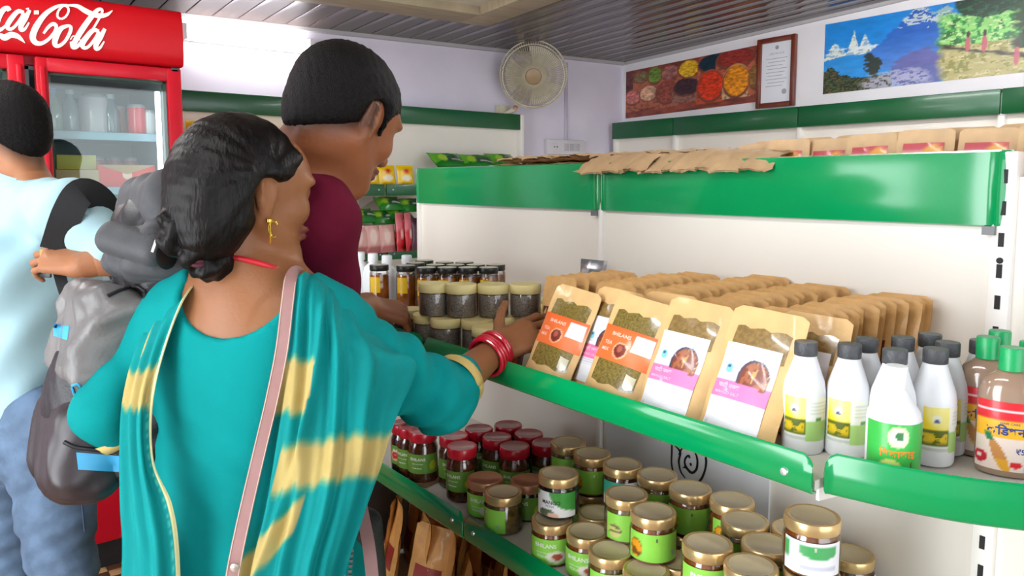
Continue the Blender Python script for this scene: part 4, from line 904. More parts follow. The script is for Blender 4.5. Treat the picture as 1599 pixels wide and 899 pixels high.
# the jars that carry the second layer
base = [pos[g[0]] for g in byl[1]]; n_ = 0
cand = sorted([(pos[g[0]], g[0]) for g in byl[2] if g[0] not in ('g12', 'g17', 'g18')], key=lambda q: -q[0][0])
UND = dict(g4='farthest back-row jar', g5='second back-row jar', g6='teal-cornered back-row jar', g7='fourth back-row jar', g8='fifth back-row jar', g9='sixth back-row jar', g10='seventh back-row jar', g11='jar left of the tall stack', g20='large-lettered front jar', g21='bottom-edge jar left of the tall stack', g22='hidden jar behind the white-label jar', g24='tall white-label stack')
for p, k in cand:
    if all(np.linalg.norm(p - b) > 0.0852 for b in base):
        base.append(p); place('gjplaingold', lambda: jar_proto('plain', 'gold'), TM((p[0], p[1], TRAY2), rz=VA + 0.2), 'bottom-layer gold-lidded jar shadowed under the ' + UND[k], 'jar', 'bottom-layer pickle jars under the back row')

# ---- spice jars with cream lids and amber jars on the middle shelf
TRAY1 = 1.0955
M_seed = mat('seed_filling', '#857a70', 0.35, var=0.45, vscale=420, coat=0.6); M_creamlid = mat('lid_cream', '#e6d695', 0.5); M_oil = mat('amber_oil', '#a8590f', 0.1, coat=0.8, var=0.25, vscale=40); M_blk = mat('lid_black', '#20201f', 0.35)
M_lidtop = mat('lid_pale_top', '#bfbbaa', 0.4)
def cream_jar():
    R = 0.033; root = thing('spice_jar', 'x', 'jar')
    m = MB(); m.lathe([(R * .93, 0.002), (R * .95, 0.004), (R * .95, 0.047), (R * .9, 0.048)], 24); obj('filling', m, M_seed, root)
    m = MB(); m.lathe([(R * .95, 0.0003), (R, 0.004), (R, 0.050), (R * .97, 0.052)], 28, cap=False); obj('glass', m, M_gl, root, angle=180)
    m = MB(); m.lathe([(R * 1.0, 0.0505), (R * 1.035, 0.0515), (R * 1.035, 0.068), (R * 1.0, 0.0698), (R * .9, 0.07), (0.002, 0.069)], 32); obj('lid', m, M_creamlid, root, angle=50); return root
CJ = [('t1', 673, 442, 2), ('t2', 723, 443, 2), ('t3', 771, 443, 2), ('t4', 815, 443, 2), ('b0', 636, 482, 1), ('b1', 662, 490, 1), ('b2', 696, 495, 1), ('b3', 746, 497, 1), ('b4', 785, 492, 1), ('c1', 826, 474, 1), ('c2', 863, 476, 1), ('c3', 845, 466, 1), ('f1', 733, 527, 1)]
P1 = relax([on(u, v, z=TRAY1 + .07)[:2] if k != 'f1' else np.array([-0.475, 0.745]) for k, u, v, L in CJ if L == 1], 0.069, lim=(-.493, -.04))
P2 = relax([on(u, v, z=TRAY1 + .14)[:2] for k, u, v, L in CJ if L == 2], 0.069, lim=(-.493, -.04))
cl1 = ['cream-lidded spice jar at the far front corner beside the brown fist', 'cream-lidded spice jar in the lower layer, second from the fist', 'cream-lidded spice jar in the middle of the lower layer front', 'cream-lidded spice jar in the lower layer left of the red bangles', 'cream-lidded spice jar in the lower layer just behind the hand', 'cream-lidded spice jar between thumb and fingers of the reaching hand', 'cream-lidded spice jar touching the first orange pouch', 'cream-lidded spice jar farthest back beside the first orange pouch', 'cream-lidded spice jar half hidden by the shelf edge beside the bangles']
cl2 = ['first cream-lidded spice jar of the upper layer, next to the amber jars', 'second cream-lidded spice jar of the upper layer', 'third cream-lidded spice jar of the upper layer', 'fourth cream-lidded spice jar of the upper layer, above the hand']
for p, l in zip(P1, cl1): place('cj', cream_jar, TM((p[0], p[1], TRAY1)), l, 'jar', 'cream-lidded spice jars on the middle shelf')
for p, l in zip(P2, cl2): place('cj', cream_jar, TM((p[0], p[1], TRAY1 + 0.0705)), l, 'jar', 'cream-lidded spice jars on the middle shelf')
for p in P2:
    if all(np.linalg.norm(p - q) > 0.0685 for q in P1): P1 = np.vstack([P1, p]); place('cj', cream_jar, TM((p[0], p[1], TRAY1)), 'cream-lidded spice jar beneath the upper layer, %s of the hidden ones' % ORD[len(P1) - 14], 'jar', 'cream-lidded spice jars under the upper layer')
def amber_jar(lab=True):
    R = 0.027; root = thing('honey_jar', 'x', 'jar')
    m = MB(); m.lathe([(R * .9, 0.002), (R * .95, 0.006), (R * .95, 0.098), (R * .8, 0.104)], 22); obj('filling', m, M_oil, root)
    m = MB(); m.lathe([(R * .93, 0.0003), (R, 0.006), (R, 0.106), (R * .9, 0.113), (R * .88, 0.117)], 26, cap=False); obj('glass', m, M_gl, root, angle=180)
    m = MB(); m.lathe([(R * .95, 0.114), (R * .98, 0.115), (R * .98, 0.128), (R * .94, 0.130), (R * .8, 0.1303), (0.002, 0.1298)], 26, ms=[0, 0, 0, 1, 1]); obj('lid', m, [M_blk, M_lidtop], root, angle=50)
    patch('label', cyl(R + .0004, 0.055, 0.098, -.6, .6), 8, 6, lambda S, T: np.ones(S.shape + (3,)) * hx('#e2b51c'), M_lab, root); return root
AJ = [(634, 414), (667, 417), (700, 417), (730, 417), (760, 417), (592, 413)]
PA = [on(u, v, z=TRAY1 + .13)[:2] for u, v in AJ]; PA += [PA[i] + np.array([0.055, 0.042]) for i in (0, 1, 2, 3, 4)] + [PA[i] + np.array([0.11, 0.085]) for i in (0, 1, 2)]
PA = relax(PA, 0.056, lim=(-.48, -.04))
al = ['amber jar with yellow label and black lid, fully visible beside the fist', 'second black-lidded amber jar from the fist, front row', 'third black-lidded amber jar from the fist, front row', 'fourth black-lidded amber jar from the fist, front row', 'last black-lidded amber jar of the front row, toward the cream panel', 'black-lidded amber jar left of the white bottles, above the fist'] + ['black-lidded amber jar in the second row, %s from the left' % q for q in ('first', 'second', 'third', 'fourth', 'fifth')] + ['black-lidded amber jar in the rearmost row, %s from the left' % q for q in ('first', 'second', 'third')]
for p, l in zip(PA, al): place('aj', amber_jar, TM((p[0], p[1], TRAY1), rz=VA - 0.1), l, 'jar', 'amber jars with black lids on the middle shelf')
# white plastic bottles at the far end
M_wpl = mat('white_plastic', '#eceef0', 0.35); M_grpl = mat('grey_plastic', '#47484b', 0.4, bump=0.3, bscale=400)
def lotion():
    R = 0.03; root = thing('white_bottle', 'x', 'bottle')
    m = MB(); m.lathe([(R * .9, 0), (R, 0.005), (R, 0.085), (R * .85, 0.105), (R * .42, 0.118), (R * .4, 0.126)], 24); obj('body', m, M_wpl, root)
    m = MB(); m.lathe([(R * .5, 0.122), (R * .52, 0.123), (R * .5, 0.145), (R * .4, 0.147)], 20); obj('cap', m, M_wpl, root); return root
for i, (u, v) in enumerate([(545, 392), (562, 393), (582, 395), (604, 398), (635, 398)]):
    p = on(u, v, z=TRAY1 + .147); p = p if p[0] < -.04 else p
    place('lo', lotion, TM((p[0], p[1], TRAY1)), 'white capped plastic bottle, %s, near the maroon shirt' % ['farthest left', 'second from left', 'third from left', 'fourth from left', 'rightmost, behind the amber jars'][i], 'bottle', 'white bottles at the far end of the middle shelf')

# ---- bottles on the near end of the middle shelf
def lp_bott(S, T):
    b = np.ones(S.shape + (3,)) * hx('#eef0e6'); b = mixc(b, (S < .42) * (T > .5), hx('#f3d324')); b = mixc(b, (S < .42) * soft(blobs(S, T, .32, 1., .3, .5), .5) * .8, hx('#f7eea0')); b = mixc(b, soft(blobs(S, T, .22, .74, .07, .1), .2), hx('#f4f1e0')); b = mixc(b, soft(blobs(S, T, .22, .69, .05, .04), .2), hx('#4b5a86'))
    b = mixc(b, (S < .42) * band(T, .14, .5, .02), hx('#5e6a1c')); n = vnoise(S, T, 40, 1); b = mixc(b, (S < .4) * band(T, .2, .42, .02) * (n > -.05), hx('#d8b81e')); b = mixc(b, (S < .42) * band(T, .03, .1, .02), hx('#c8ccc6'))
    b = mixc(b, (S > .44) * (T < .47), hx('#a7cf78')); b = mixc(b, band(S, .62, .74, .01) * band(T, .47, .54, .01), hx('#5d9a4c')); b = mixc(b, (S > .5) * band(T, .6, .95, .02) * (np.sin(T * 80) > .3) * .35, hx('#a8b2a8')); return b
def lp_gb(S, T):
    b = np.ones(S.shape + (3,)) * hx('#3cb54a'); b = mixc(b, soft(blobs(S, T, .5, .76, .15, .2), .1), hx('#eef2b8')); b = mixc(b, soft(blobs(S, T, .5, .76, .10, .14), .1), hx('#f7f7ea')); b = mixc(b, soft(blobs(S, T, .52, .78, .06, .09), .2), hx('#3f7f4a'))
    b = mixc(b, soft(blobs(S, T, .4, .17, .16, .17), .15), hx('#d8e27a')); b = mixc(b, band(S, .66, .73, .01) * band(T, .02, .3, .02) * (np.abs(S - .695) < .035 * (1.2 - T * 3.2)), hx('#5a2418')); return b
def white_bottle(kind):
    R = 0.031; root = thing('liquid_bottle', 'x', 'bottle')
    if kind == 'green': prof = [(R * .93, 0), (R, 0.005), (R, 0.078), (R * .95, 0.087), (R * .5, 0.110), (R * .4, 0.115), (R * .4, 0.118)]; cp = [(0.0125, 0.116), (0.0132, 0.117), (0.0132, 0.1415), (0.012, 0.143)]
    else: prof = [(R * .93, 0), (R, 0.005), (R, 0.094), (R * .93, 0.107), (R * .55, 0.142), (R * .5, 0.147)]; cp = [(0.0162, 0.147), (0.017, 0.148), (0.017, 0.166), (0.0162, 0.168)]
    m = MB(); m.lathe(prof, 30); obj('body', m, M_wpl, root, angle=60)
    m = MB(); m.lathe(cp, 26); obj('cap', m, M_wpl if kind == 'green' else M_grpl, root, angle=50)
    lb = patch('label', cyl(R + .0005, 0.012 if kind == 'green' else 0.022, 0.078 if kind == 'green' else 0.088, -1.3, 1.3), 44, 26, lp_gb if kind == 'green' else lp_bott, M_lab, root)
    m = MB(); f = cylxy(R + .0009, 0)
    if kind == 'green': lettering(m, '\u093fशकाकाई', 0, 0.042, 0.042, f, bold=.03); obj('lettering', m, mat('ink_orange', '#f08a1c', 0.5), lb, smooth=False)
    else: lettering(m, '\u093fफनाइल', -0.022, 0.042, 0.022, f, bold=.02); obj('lettering', m, mat('ink_yellow', '#e6c71f', 0.5), lb, smooth=False)
    return root
BT = [('b', 1275, 531, 'white bottle with black cap, first beside the pink-label pouch'), ('b', 1337, 531, 'white bottle with black cap and yellow label, second in the front row'), ('b', 1371, 529, 'black-capped white bottle behind the second one'), ('b', 1412, 539, 'black-capped white bottle right behind the green-label bottle'), ('b', 1442, 534, 'black-capped white bottle in the third row with grey-green side label'),
      ('b', 1412, 527, 'black-capped white bottle in the back row beneath the kraft pouches'), ('b', 1444, 521, 'rearmost black-capped white bottle touching the kraft pouches'), ('b', 1473, 533, 'black-capped white bottle left of the brown conditioner bottles'), ('b', 1512, 530, 'black-capped white bottle behind the conditioner bottles'), ('g', 1400, 565, 'white-capped bottle with green label in front of the black caps')]
PB = relax([on(u, v, z=TRAY1 + .148)[:2] for _k, u, v, _l in BT], 0.0525, lim=(-.9, -.04))
def keep_in(p, r):  # keep a base on the curved tray
    return p
PB[-1] = on(1400, 565, z=TRAY1 + .143)[:2]; PB[-1][0] = max(PB[-1][0], -.456)
for _ in range(60):
    for i in range(len(PB) - 1):
        for j in list(range(i)) + [len(PB) - 1]:
            d_ = PB[i] - PB[j]; L_ = np.linalg.norm(d_); m_ = .0575 if j == len(PB) - 1 else .0535
            if L_ < m_: PB[i] += d_ / L_ * (m_ - L_) * (1.0 if j == len(PB) - 1 else .5); PB[j] -= d_ / L_ * (m_ - L_) * (0 if j == len(PB) - 1 else .5)
for (k, u, v, l), p in zip(BT, PB):
    place('wb' + k, lambda k=k: white_bottle('green' if k == 'g' else 'black'), TM((p[0], p[1], TRAY1), rz=VA + (0.15 if k == 'b' else -0.05) + (0.5 if u in (1442, 1473) else 0), s=.87 if k == 'b' else .97), l, 'bottle', 'white bottles beside the pouches')
def lp_cond(S, T):
    b = np.ones(S.shape + (3,)) * hx('#ecd9cc'); b = mixc(b, T > .74, hx('#d8212c')); b = mixc(b, band(T, .86, .885, .01), hx('#f4d8d8')); b = mixc(b, band(T, .48, .74, .01), hx('#f4b62a'))
    b = mixc(b, soft(blobs(S, T, .12, .16, .13, .09), .15), hx('#c81a2a')); b = mixc(b, soft(blobs(S, T, .1, .17, .05, .03), .2), hx('#f3e4e4'))
    u_ = (S - .42) * .86 - (.22 - T) * .5; v_ = (S - .42) * .5 + (T - .22) * .86
    rr = ((S - .40 + (T - .22) * .45) / .085) ** 2 + ((T - .22) / .24) ** 2; b = mixc(b, soft(rr, .15), hx('#c98a4a')); b = mixc(b, soft(rr, .15) * (T < .16), hx('#e2a52a')); b = mixc(b, band(S - .26 + (T - .46) * .4, -.05, .05, .02) * band(T, .42, .54, .02), hx('#1c7a4a'))
    b = mixc(b, soft(blobs(S, T, .62, .1, .08, .05), .2), hx('#d8212c')); b = mixc(b, (T < .1) * (S > .7) * .6, hx('#b8c3d6')); return b
M_cond = mat('conditioner_brown', '#9a7f6a', 0.12, coat=0.8); M_gcap = mat('cap_green', '#12a05a', 0.35)
def conditioner():
    root = thing('conditioner_bottle', 'x', 'bottle'); a, b_ = 0.036, 0.022
    m = MB(); m.lathe([(.93, 0), (1, 0.006), (1, 0.10), (.96, 0.113), (.8, 0.127), (.5, 0.136), (.36, 0.140)], 34, sx=a, sy=b_); obj('body', m, M_cond, root, angle=60)
    m = MB(); m.lathe([(0.0135, 0.139), (0.0145, 0.140), (0.0145, 0.168), (0.0135, 0.170)], 24); obj('cap', m, M_gcap, root)
    def f(s, t):
        an = -1.25 + 2.5 * s; return ((a + .0005) * math.sin(an), -(b_ + .0005) * math.cos(an), 0.008 + 0.092 * t)
    lb = patch('label', f, 44, 40, lp_cond, M_lab, root)
    def g(x, y): an = math.asin(max(-.99, min(.99, x / a))); return (x, -(b_ + .001) * math.cos(an), y)
    m = MB(); lettering(m, 'क\u093fडशनर', 0.001, 0.063, 0.050, g, bold=.03); lettering(m, '₹5', 0.015, 0.036, 0.010, g, bold=.02); lettering(m, 'HAIR CARE', 0.002, 0.072, 0.022, g); obj('lettering', m, M_blue_ink, lb, smooth=False); return root
CB = relax([on(u, v, z=TRAY1 + .157)[:2] for u, v in ((1547, 525), (1581, 541), (1562, 515), (1608, 532))], 0.047, lim=(-.9, -.04))
for p, l in zip(CB, ('brown conditioner bottle with green cap, second from the front', 'brown conditioner bottle with green cap, frontmost at the picture edge', 'brown conditioner bottle with green cap, rearmost against the panel', 'brown conditioner bottle cut off by the right picture edge')):
    place('cb', conditioner, TM((p[0], p[1], TRAY1), rz=-1.2, s=.92), l, 'bottle', 'conditioner bottles')

# ---- kraft pouches
M_kraft = mat('kraft_paper', '#cfa162', 0.55, var=0.07, vscale=25, bump=0.35, bscale=60, coat=0.15); M_kraft2 = mat('kraft_pale', '#dcb478', 0.55, var=0.06, vscale=25, bump=0.3, bscale=60, coat=0.15)
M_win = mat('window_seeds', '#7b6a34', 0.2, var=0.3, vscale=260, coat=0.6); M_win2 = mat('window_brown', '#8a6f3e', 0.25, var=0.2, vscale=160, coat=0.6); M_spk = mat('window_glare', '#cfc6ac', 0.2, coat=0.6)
PW, PH, PT = 0.118, 0.195, 0.036
def pouch_th(t): return PT / 2 * (max(0.04, 1 - t ** 1.6)) * (1 if t > 0.06 else 0.75 + 4 * t)
def pf(s, t, sg=-1, off=0.0):
    e = abs(2 * s - 1); bul = (1 - e ** 2.5) * 0.75 + 0.25 * (1 - e); rc = 0.012
    x = (s - 0.5) * PW
    z = t * PH
    if t > 0.9: z -= rc * 0.6 * max(0, (e - 0.86) / 0.14) ** 2 * (t - .9) / .1
    wv = 0.0012 * math.sin(9 * s + 14 * t) * (t > .1)
    return (x, sg * (pouch_th(t) * bul + 0.0006 + off) + wv, z)
def pouch_mb(nx=11, ny=13):
    m = MB(); S = np.linspace(0, 1, nx); T = np.linspace(0, 1, ny)
    for sg in (-1, 1):
        P = np.array([[pf(s, t, sg) for s in S] for t in T]); m.grid(P if sg < 0 else P[:, ::-1])
    # bottom
    P = np.array([[pf(s, 0, -1), pf(s, 0, 1)] for s in S]); m.grid(P)
    return m
def pouch_part(root, name, s0, s1, t0, t1, mtl, off=0.0007, nx=9, ny=9, paint=None, wave=0):
    def fn(s, t):
        tt = t0 + (t1 - t0) * t
        if wave and t > .99: tt += wave * math.sin(s * 17) 
        if wave and t < .01: tt += wave * math.sin(s * 13 + 1)
        return pf(s0 + (s1 - s0) * s, tt, -1, off)
    if paint: return patch(name, fn, nx, ny, paint, mtl, root)
    P = np.array([[fn(s, t) for s in np.linspace(0, 1, nx)] for t in np.linspace(0, 1, ny)]); m = MB(); m.grid(P); return obj(name, m, mtl, root)
def lp_pink(S, T):
    b = np.ones(S.shape + (3,)) * hx('#f1f2f5'); b = mixc(b, band(T, .36, .56, .006), hx('#f07fb4')); n = vnoise(S, T, 45, 3); n2 = vnoise(S, T, 25, 1)
    hm = soft(blobs(S, T, .66, .62, .27, .235), .04) * (T > .555 - (S > .8) * .04); b = mixc(b, hm, hx('#4a4258')); hm = soft(blobs(S, T, .67, .61, .245, .215), .05) * (T > .555 - (S > .8) * .04)
    b = mixc(b, hm, hx('#7d3d2c')); b = mixc(b, hm * (n > .18), hx('#a8613c')); b = mixc(b, hm * (np.abs(n2 + .1) < .1), hx('#d29a52'))
    b = mixc(b, soft(blobs(S, T, .19, .7, .075, .055), .2), hx('#7fd0e0')); b = mixc(b, soft(blobs(S, T, .18, .72, .03, .02), .3), hx('#3a5a78')); b = mixc(b, band(S, .1, .26, .01) * band(T, .6, .64, .005) * (np.sin(T * 500) > 0) * .5, hx('#8fa2ae'))
    b = mixc(b, band(S, .05, .5, .01) * (band(T, .325, .335, .003) + band(T, .295, .303, .003) + band(T, .27, .276, .003)), hx('#c4c7cf')); b = mixc(b, band(S, .04, .1, .01) * band(T, .02, .08, .01) * .4, hx('#b7bac4')); return b
def lp_orange(S, T):
    b = np.ones(S.shape + (3,)) * hx('#f0672a'); b = mixc(b, np.clip(T - .3, 0, 1) * .0 + soft(blobs(S, T, .2, .4, .9, .5), 1) * .25, hx('#f79a68')); b = mixc(b, soft(np.maximum(np.abs(S - .8) / .17, np.abs(T - .66) / .24) ** 4, .3), hx('#f4f2f0'))
    b = mixc(b, soft(blobs(S, T, .46, .35, .14, .24), .1), hx('#f5b48e')); b = mixc(b, soft(blobs(S, T, .46, .35, .11, .2), .1), hx('#7b2f22')); b = mixc(b, soft(blobs(S, T, .45, .4, .05, .1), .3), hx('#b0604e')); return b
def pouch_pink():
    r = obj('spice_pouch', pouch_mb(), M_kraft2, angle=180)
    pouch_part(r, 'clear_window', .13, .86, .60, .84, M_win2, .0005, wave=.012); lb = pouch_part(r, 'label', .08, .82, .04, .70, M_lab, .0011, 46, 64, lp_pink)
    m = MB(); f = lambda x, y: pf(.08 + .74 * x, .04 + .66 * y, -1, .0018)
    lettering(m, 'घाटी नमक', .30, .505, .42, f, bold=.03, yscale=.6); lettering(m, 'MANGO SALT', .30, .415, .46, f, bold=.015, yscale=.62); obj('lettering', m, mat('ink_pale_pink', '#f9c9dd', .5), lb, smooth=False); return r
def pouch_orange():
    r = obj('spice_pouch', pouch_mb(), M_kraft2, angle=180)
    pouch_part(r, 'clear_window', .12, .9, .15, .84, M_win, .0005, wave=.014); lb = pouch_part(r, 'label', .02, .985, .36, .68, M_lab, .0011, 46, 26, lp_orange)
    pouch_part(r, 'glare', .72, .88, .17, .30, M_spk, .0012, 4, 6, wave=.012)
    m = MB(); f = lambda x, y: pf(.02 + .965 * x, .36 + .32 * y, -1, .0018)
    lettering(m, 'BHILANS', .38, .78, .36, f, bold=.02, yscale=1.6); lettering(m, 'TEA', .18, .5, .18, f, bold=.02, yscale=1.5); lettering(m, 'MIX', .16, .3, .16, f, bold=.02, yscale=1.5); obj('lettering', m, mat('ink_pale_orange', '#fbd3bd', .5), lb, smooth=False); return r
def pouch_plain():
    r = obj('spice_pouch', pouch_mb(9, 10), M_kraft, angle=180); pouch_part(r, 'clear_window', .1, .9, .2, .62, mat('window_dark', '#5c2a24', .3, var=.4, vscale=200, coat=.5), .0005, 5, 5); return r
def pM(x, y, z, lean, yaw=0, roll=0, s=1): return Matrix.Translation((x, y, z)) @ Matrix.Rotation(-PI / 2 + yaw, 4, 'Z') @ Matrix.Rotation(roll, 4, 'Y') @ Matrix.Rotation(-lean, 4, 'X') @ Matrix.Diagonal((s, s, s, 1))
FR = [('pk', -0.490, 0.152, 0.43, 0.08, 0.06, .98, 'pink-label pouch at the near end, next to the white bottles'), ('pk', -0.492, 0.270, 0.43, 0.08, 0.06, .97, 'pink-label pouch second from the bottles'), ('or', -0.500, 0.385, 0.42, 0.10, 0.12, .93, 'orange-label pouch between two pink-label pouches'), ('pk', -0.462, 0.455, 0.36, 0.05, 0.05, .92, 'pink-label pouch half covered by the second orange-label pouch'), ('or', -0.497, 0.545, 0.42, 0.10, 0.12, .92, 'orange-label pouch touched by the reaching hand'),
      ('pk', -0.430, 0.36, 0.34, 0.05, 0.0, .92, 'darker pink-label pouch peeking out between orange and pink ones'), ('pk', -0.405, 0.115, 0.34, 0.05, 0.02, .9, 'pink-label pouch mostly hidden behind the near-end one')]
for k, x, y, le, yw, ro, s, l in FR: place('po' + k, pouch_pink if k == 'pk' else pouch_orange, pM(x, y, TRAY1 + .001, le, yw, ro, s), l, 'pouch', 'labelled spice pouches at the front of the middle shelf')
NM = ['behind the near-end pink-label pouch', 'behind the second pink-label pouch', 'behind the orange pouch', 'behind the half-covered pink pouch', 'farthest from the bottles']
for fi in range(5):
    y0 = 0.158 + fi * 0.128
    for k in range(12):
        x = -0.372 + k * 0.0285 + (0.02 if fi in (2, 3) else 0)
        if x > -0.035 or (fi == 4 and k > 6) or (fi == 3 and k > 9): continue
        place('pp', pouch_plain, pM(x, y0 + random.uniform(-.004, .004) - 0.002 * k * (fi == 0), TRAY1 + .001, 0.19 + random.uniform(-.02, .02), random.uniform(-.05, .05), random.uniform(-.03, .03), .86 + random.uniform(-.01, .012)), 'kraft pouch, %s from the front in the file ' % ORD[k] + NM[fi], 'pouch', 'kraft pouches in the file ' + NM[fi])
# foil sachet standing at the panel joint
o = pillow_pack('foil_sachet', 0.085, 0.12, 0.012, p_silver if False else (lambda S, T: mixc(mixc(np.ones(S.shape + (3,)) * hx('#8f9194'), vnoise(S, T, 16, 2) > .1, hx('#d9dadb')), T < .25, hx('#e9eaea'))), mat_vcol('silver_foil', 0.2, coat=0.5), nx=15, ny=13)
o.data.materials[0].node_tree.nodes['Principled BSDF'].inputs['Metallic'].default_value = 0.6
o.matrix_world = pM(-0.06, 0.885, TRAY1 + 0.045, 0.12, 0.1); tag(o, 'small silver foil sachet propped against the cream panel joint', 'sachet')
t = carton('small_box', (0.07, 0.04, 0.044), '#c9a878', 'small tan box under the silver sachet against the panel', (-0.055, 0.885, TRAY1), rz=PI / 2)
# small packet lying by the hand
o = pillow_pack('spice_sachet', 0.07, 0.055, 0.012, lambda S, T: mixc(mixc(np.ones(S.shape + (3,)) * hx('#d0522c'), S < .55, hx('#e6e4e2')), S > .85, hx('#3a2a24')), M_foil, nx=9, ny=7); o.matrix_world = pM(-0.5, 0.645, TRAY1 + .001, 0.25, 0.0); tag(o, 'small orange and white sachet under the reaching hand', 'sachet')

# ---- top of the shelving: standing and lying pouches
def lp_top(S, T):
    b = np.ones(S.shape + (3,)) * hx('#b83a44'); b = mixc(b, (S > .5) * soft(blobs(S, T, .75, .3, .3, .6), .3), hx('#e0a03a')); b = mixc(b, (S < .5) * band(T, .4, .7, .05), hx('#e2a0a0')); return b
M_kraft3 = mat('kraft_dusty', '#c8a67c', 0.65, var=0.06, vscale=25, bump=0.3, bscale=60)
def pouch_top():
    r = obj('spice_pouch', pouch_mb(11, 11), M_kraft3, angle=180); pouch_part(r, 'label', .12, .84, .60, .84, M_lab, .001, 14, 8, lp_top); return r
for i, y in enumerate((-0.13, -0.035, 0.06, 0.155, 0.25, 0.34, 0.425, 0.51)):
    s_ = .80 - .012 * max(0, i - 3) + .012 * math.sin(i * 2.3)
    place('pt', pouch_top, pM(0.05 + 0.006 * (i % 3), y, 1.3905, 0.10 + 0.03 * (i % 2), random.uniform(-.10, .10), random.uniform(-.03, .03), s_), 'kraft pouch standing on top of the green header, %s from its near end' % ORD[i], 'pouch', 'kraft pouches standing on top of the header')
for i in range(7):
    place('pt2', lambda: obj('spice_pouch', pouch_mb(11, 11), M_kraft3, angle=180), pM(0.10, -0.09 + i * 0.098, 1.3905, 0.1, random.uniform(-.1, .1), random.uniform(-.04, .04), .835 - .008 * i), 'kraft pouch in the back row on top of the header, %s from its near end' % ORD[i], 'pouch', 'back-row kraft pouches on top of the header')
def lying_pouch(droop=0.0):
    # crumpled pouch lying flat, its crimped end towards the shop
    m = MB(); S = np.linspace(0, 1, 19); T = np.linspace(0, 1, 14); rnd = np.random.RandomState(3)
    nz = rnd.normal(0, .0022, (14, 19)); ed = rnd.normal(0, .006, 19)
    for sg in (-1, 1):
        P = np.array([[((s - .5) * .16, (t - .5) * .2 + (ed[j] if i == 0 else 0), sg * .012 * math.sin(PI * s) ** .6 * min(1, .15 + t * 2.2) * (1 - t * .4) + nz[i, j] + .012 - droop * max(0, .30 - t) ** 1.3) for j, s in enumerate(S)] for i, t in enumerate(T)])
        m.grid(P if sg > 0 else P[:, ::-1])
    return obj('spice_pouch', m, M_kraft3, angle=180)
t = carton('kraft_carton', (1.0, 0.2, 0.072), '#c9a06c', 'long kraft carton hidden behind the far green header, under the flat pouches', (0.135, 1.08, 1.3905), rz=PI / 2)
for lay in range(3):
    for i in range(8):
        y = 0.66 + i * 0.135 + (0.06 if lay % 2 else 0)
        if y > 1.60 - lay * 0.12: continue
        place('ly', lying_pouch, Matrix.Translation((0.128 + random.uniform(-.008, .004), y, 1.466 + 0.022 * lay)) @ Matrix.Rotation(-PI / 2 + random.uniform(-.15, .15), 4, 'Z') @ Matrix.Rotation(random.uniform(-.02, .03), 4, 'X'), 'flat crumpled kraft pouch on the far header, %s layer, %s from the middle joint' % (['bottom', 'middle', 'top'][lay], ORD[i]), 'pouch', 'flat kraft pouches on the header, ' + ['bottom', 'middle', 'top'][lay] + ' layer')
for i in range(5):   # ends that hang over the front edge of the header
    place('ly2', lambda: lying_pouch(.16), Matrix.Translation((0.055, 0.49 + i * 0.098, 1.4995 + .004 * (i % 2))) @ Matrix.Rotation(-PI / 2 + random.uniform(-.15, .15), 4, 'Z') @ Matrix.Rotation(0.02, 4, 'X'), 'crumpled kraft pouch hanging its crimped end over the header edge, %s from the near side' % ORD[i], 'pouch', 'kraft pouches hanging over the header')
# ---- bottom deck: kraft and brown packets in a loose row, a black crate behind
M_kd = mat('kraft_brown', '#cf9650', 0.5, var=0.12, vscale=25, bump=0.3, bscale=50, coat=0.2)  # even brown kraft colour of the bottom-deck packets
def low_pouch():
    r = obj('spice_packet', pouch_mb(11, 12), M_kd, angle=180); pouch_part(r, 'label', .15, .85, .18, .48, mat('label_brickred', '#8e2a20', .4), .001, 6, 5); return r
rl_ = np.random.RandomState(11); n_ = 0
WH = ['leftmost beside the pink strap', 'second from the strap', 'third from the strap', 'fourth from the strap', 'fifth from the strap', 'sixth from the strap', 'seventh from the strap', 'eighth from the strap', 'ninth from the strap', 'tenth from the strap']
DECK = 0.331
for row, (xr, nn) in enumerate(((-0.14, 9), (-0.26, 10), (-0.37, 10))):
    for i in range(nn):
        y = 1.43 - i * 0.082 + rl_.uniform(-.02, .02); s_ = rl_.uniform(1.0, 1.25) * (1.02 if row == 0 else .95)
        place('lw', low_pouch, pM(xr + rl_.uniform(-.02, .02), y, DECK, rl_.uniform(.02, .22), rl_.choice([.1, .4, .7] if row == 0 else [-.35, -.5, -.65, -.8, .5]), rl_.uniform(-.12, .12), s_), 'brown kraft packet on the bottom deck, %s row, %s' % (['back', 'middle', 'front'][row], WH[i]), 'packet', 'brown packets on the bottom deck')
t = thing('storage_crate', 'black slatted crate in shadow behind the brown packets under the lower shelf', 'crate', (-0.23, 1.66, DECK))
M_cr = mat('crate_black', '#151213', 0.5)
for a in [(-.2, .2, -.17, -.16, 0, .31), (-.2, .2, .16, .17, 0, .31), (-.2, -.19, -.16, .16, 0, .31), (.19, .2, -.16, .16, 0, .31)]:
    m = MB(); m.bb(*a); obj('side_panel', m, M_cr, t)
m = MB(); m.bb(-.19, .19, -.16, .16, 0, .01); obj('crate_floor', m, M_cr, t)
for i in range(6): m = MB(); m.bb(-.206, -.2, -.15, .15, .03 + i * .046, .05 + i * .046); obj('slat', m, M_cr, t)
m = MB(); m.bb(-0.06, 0.06, -0.05, 0.05, 0, .002); o = tag(obj('tray_reflection', m, mat('painted_reflection', '#8b6a4c', .7)), 'brown painted reflection on the tray at the far end of the lower shelf', 'painted_reflection'); o.matrix_world = TM((-0.36, 1.17, 0.6905), rz=.2)  # thin brown sheet painted as a reflection in the tray surface
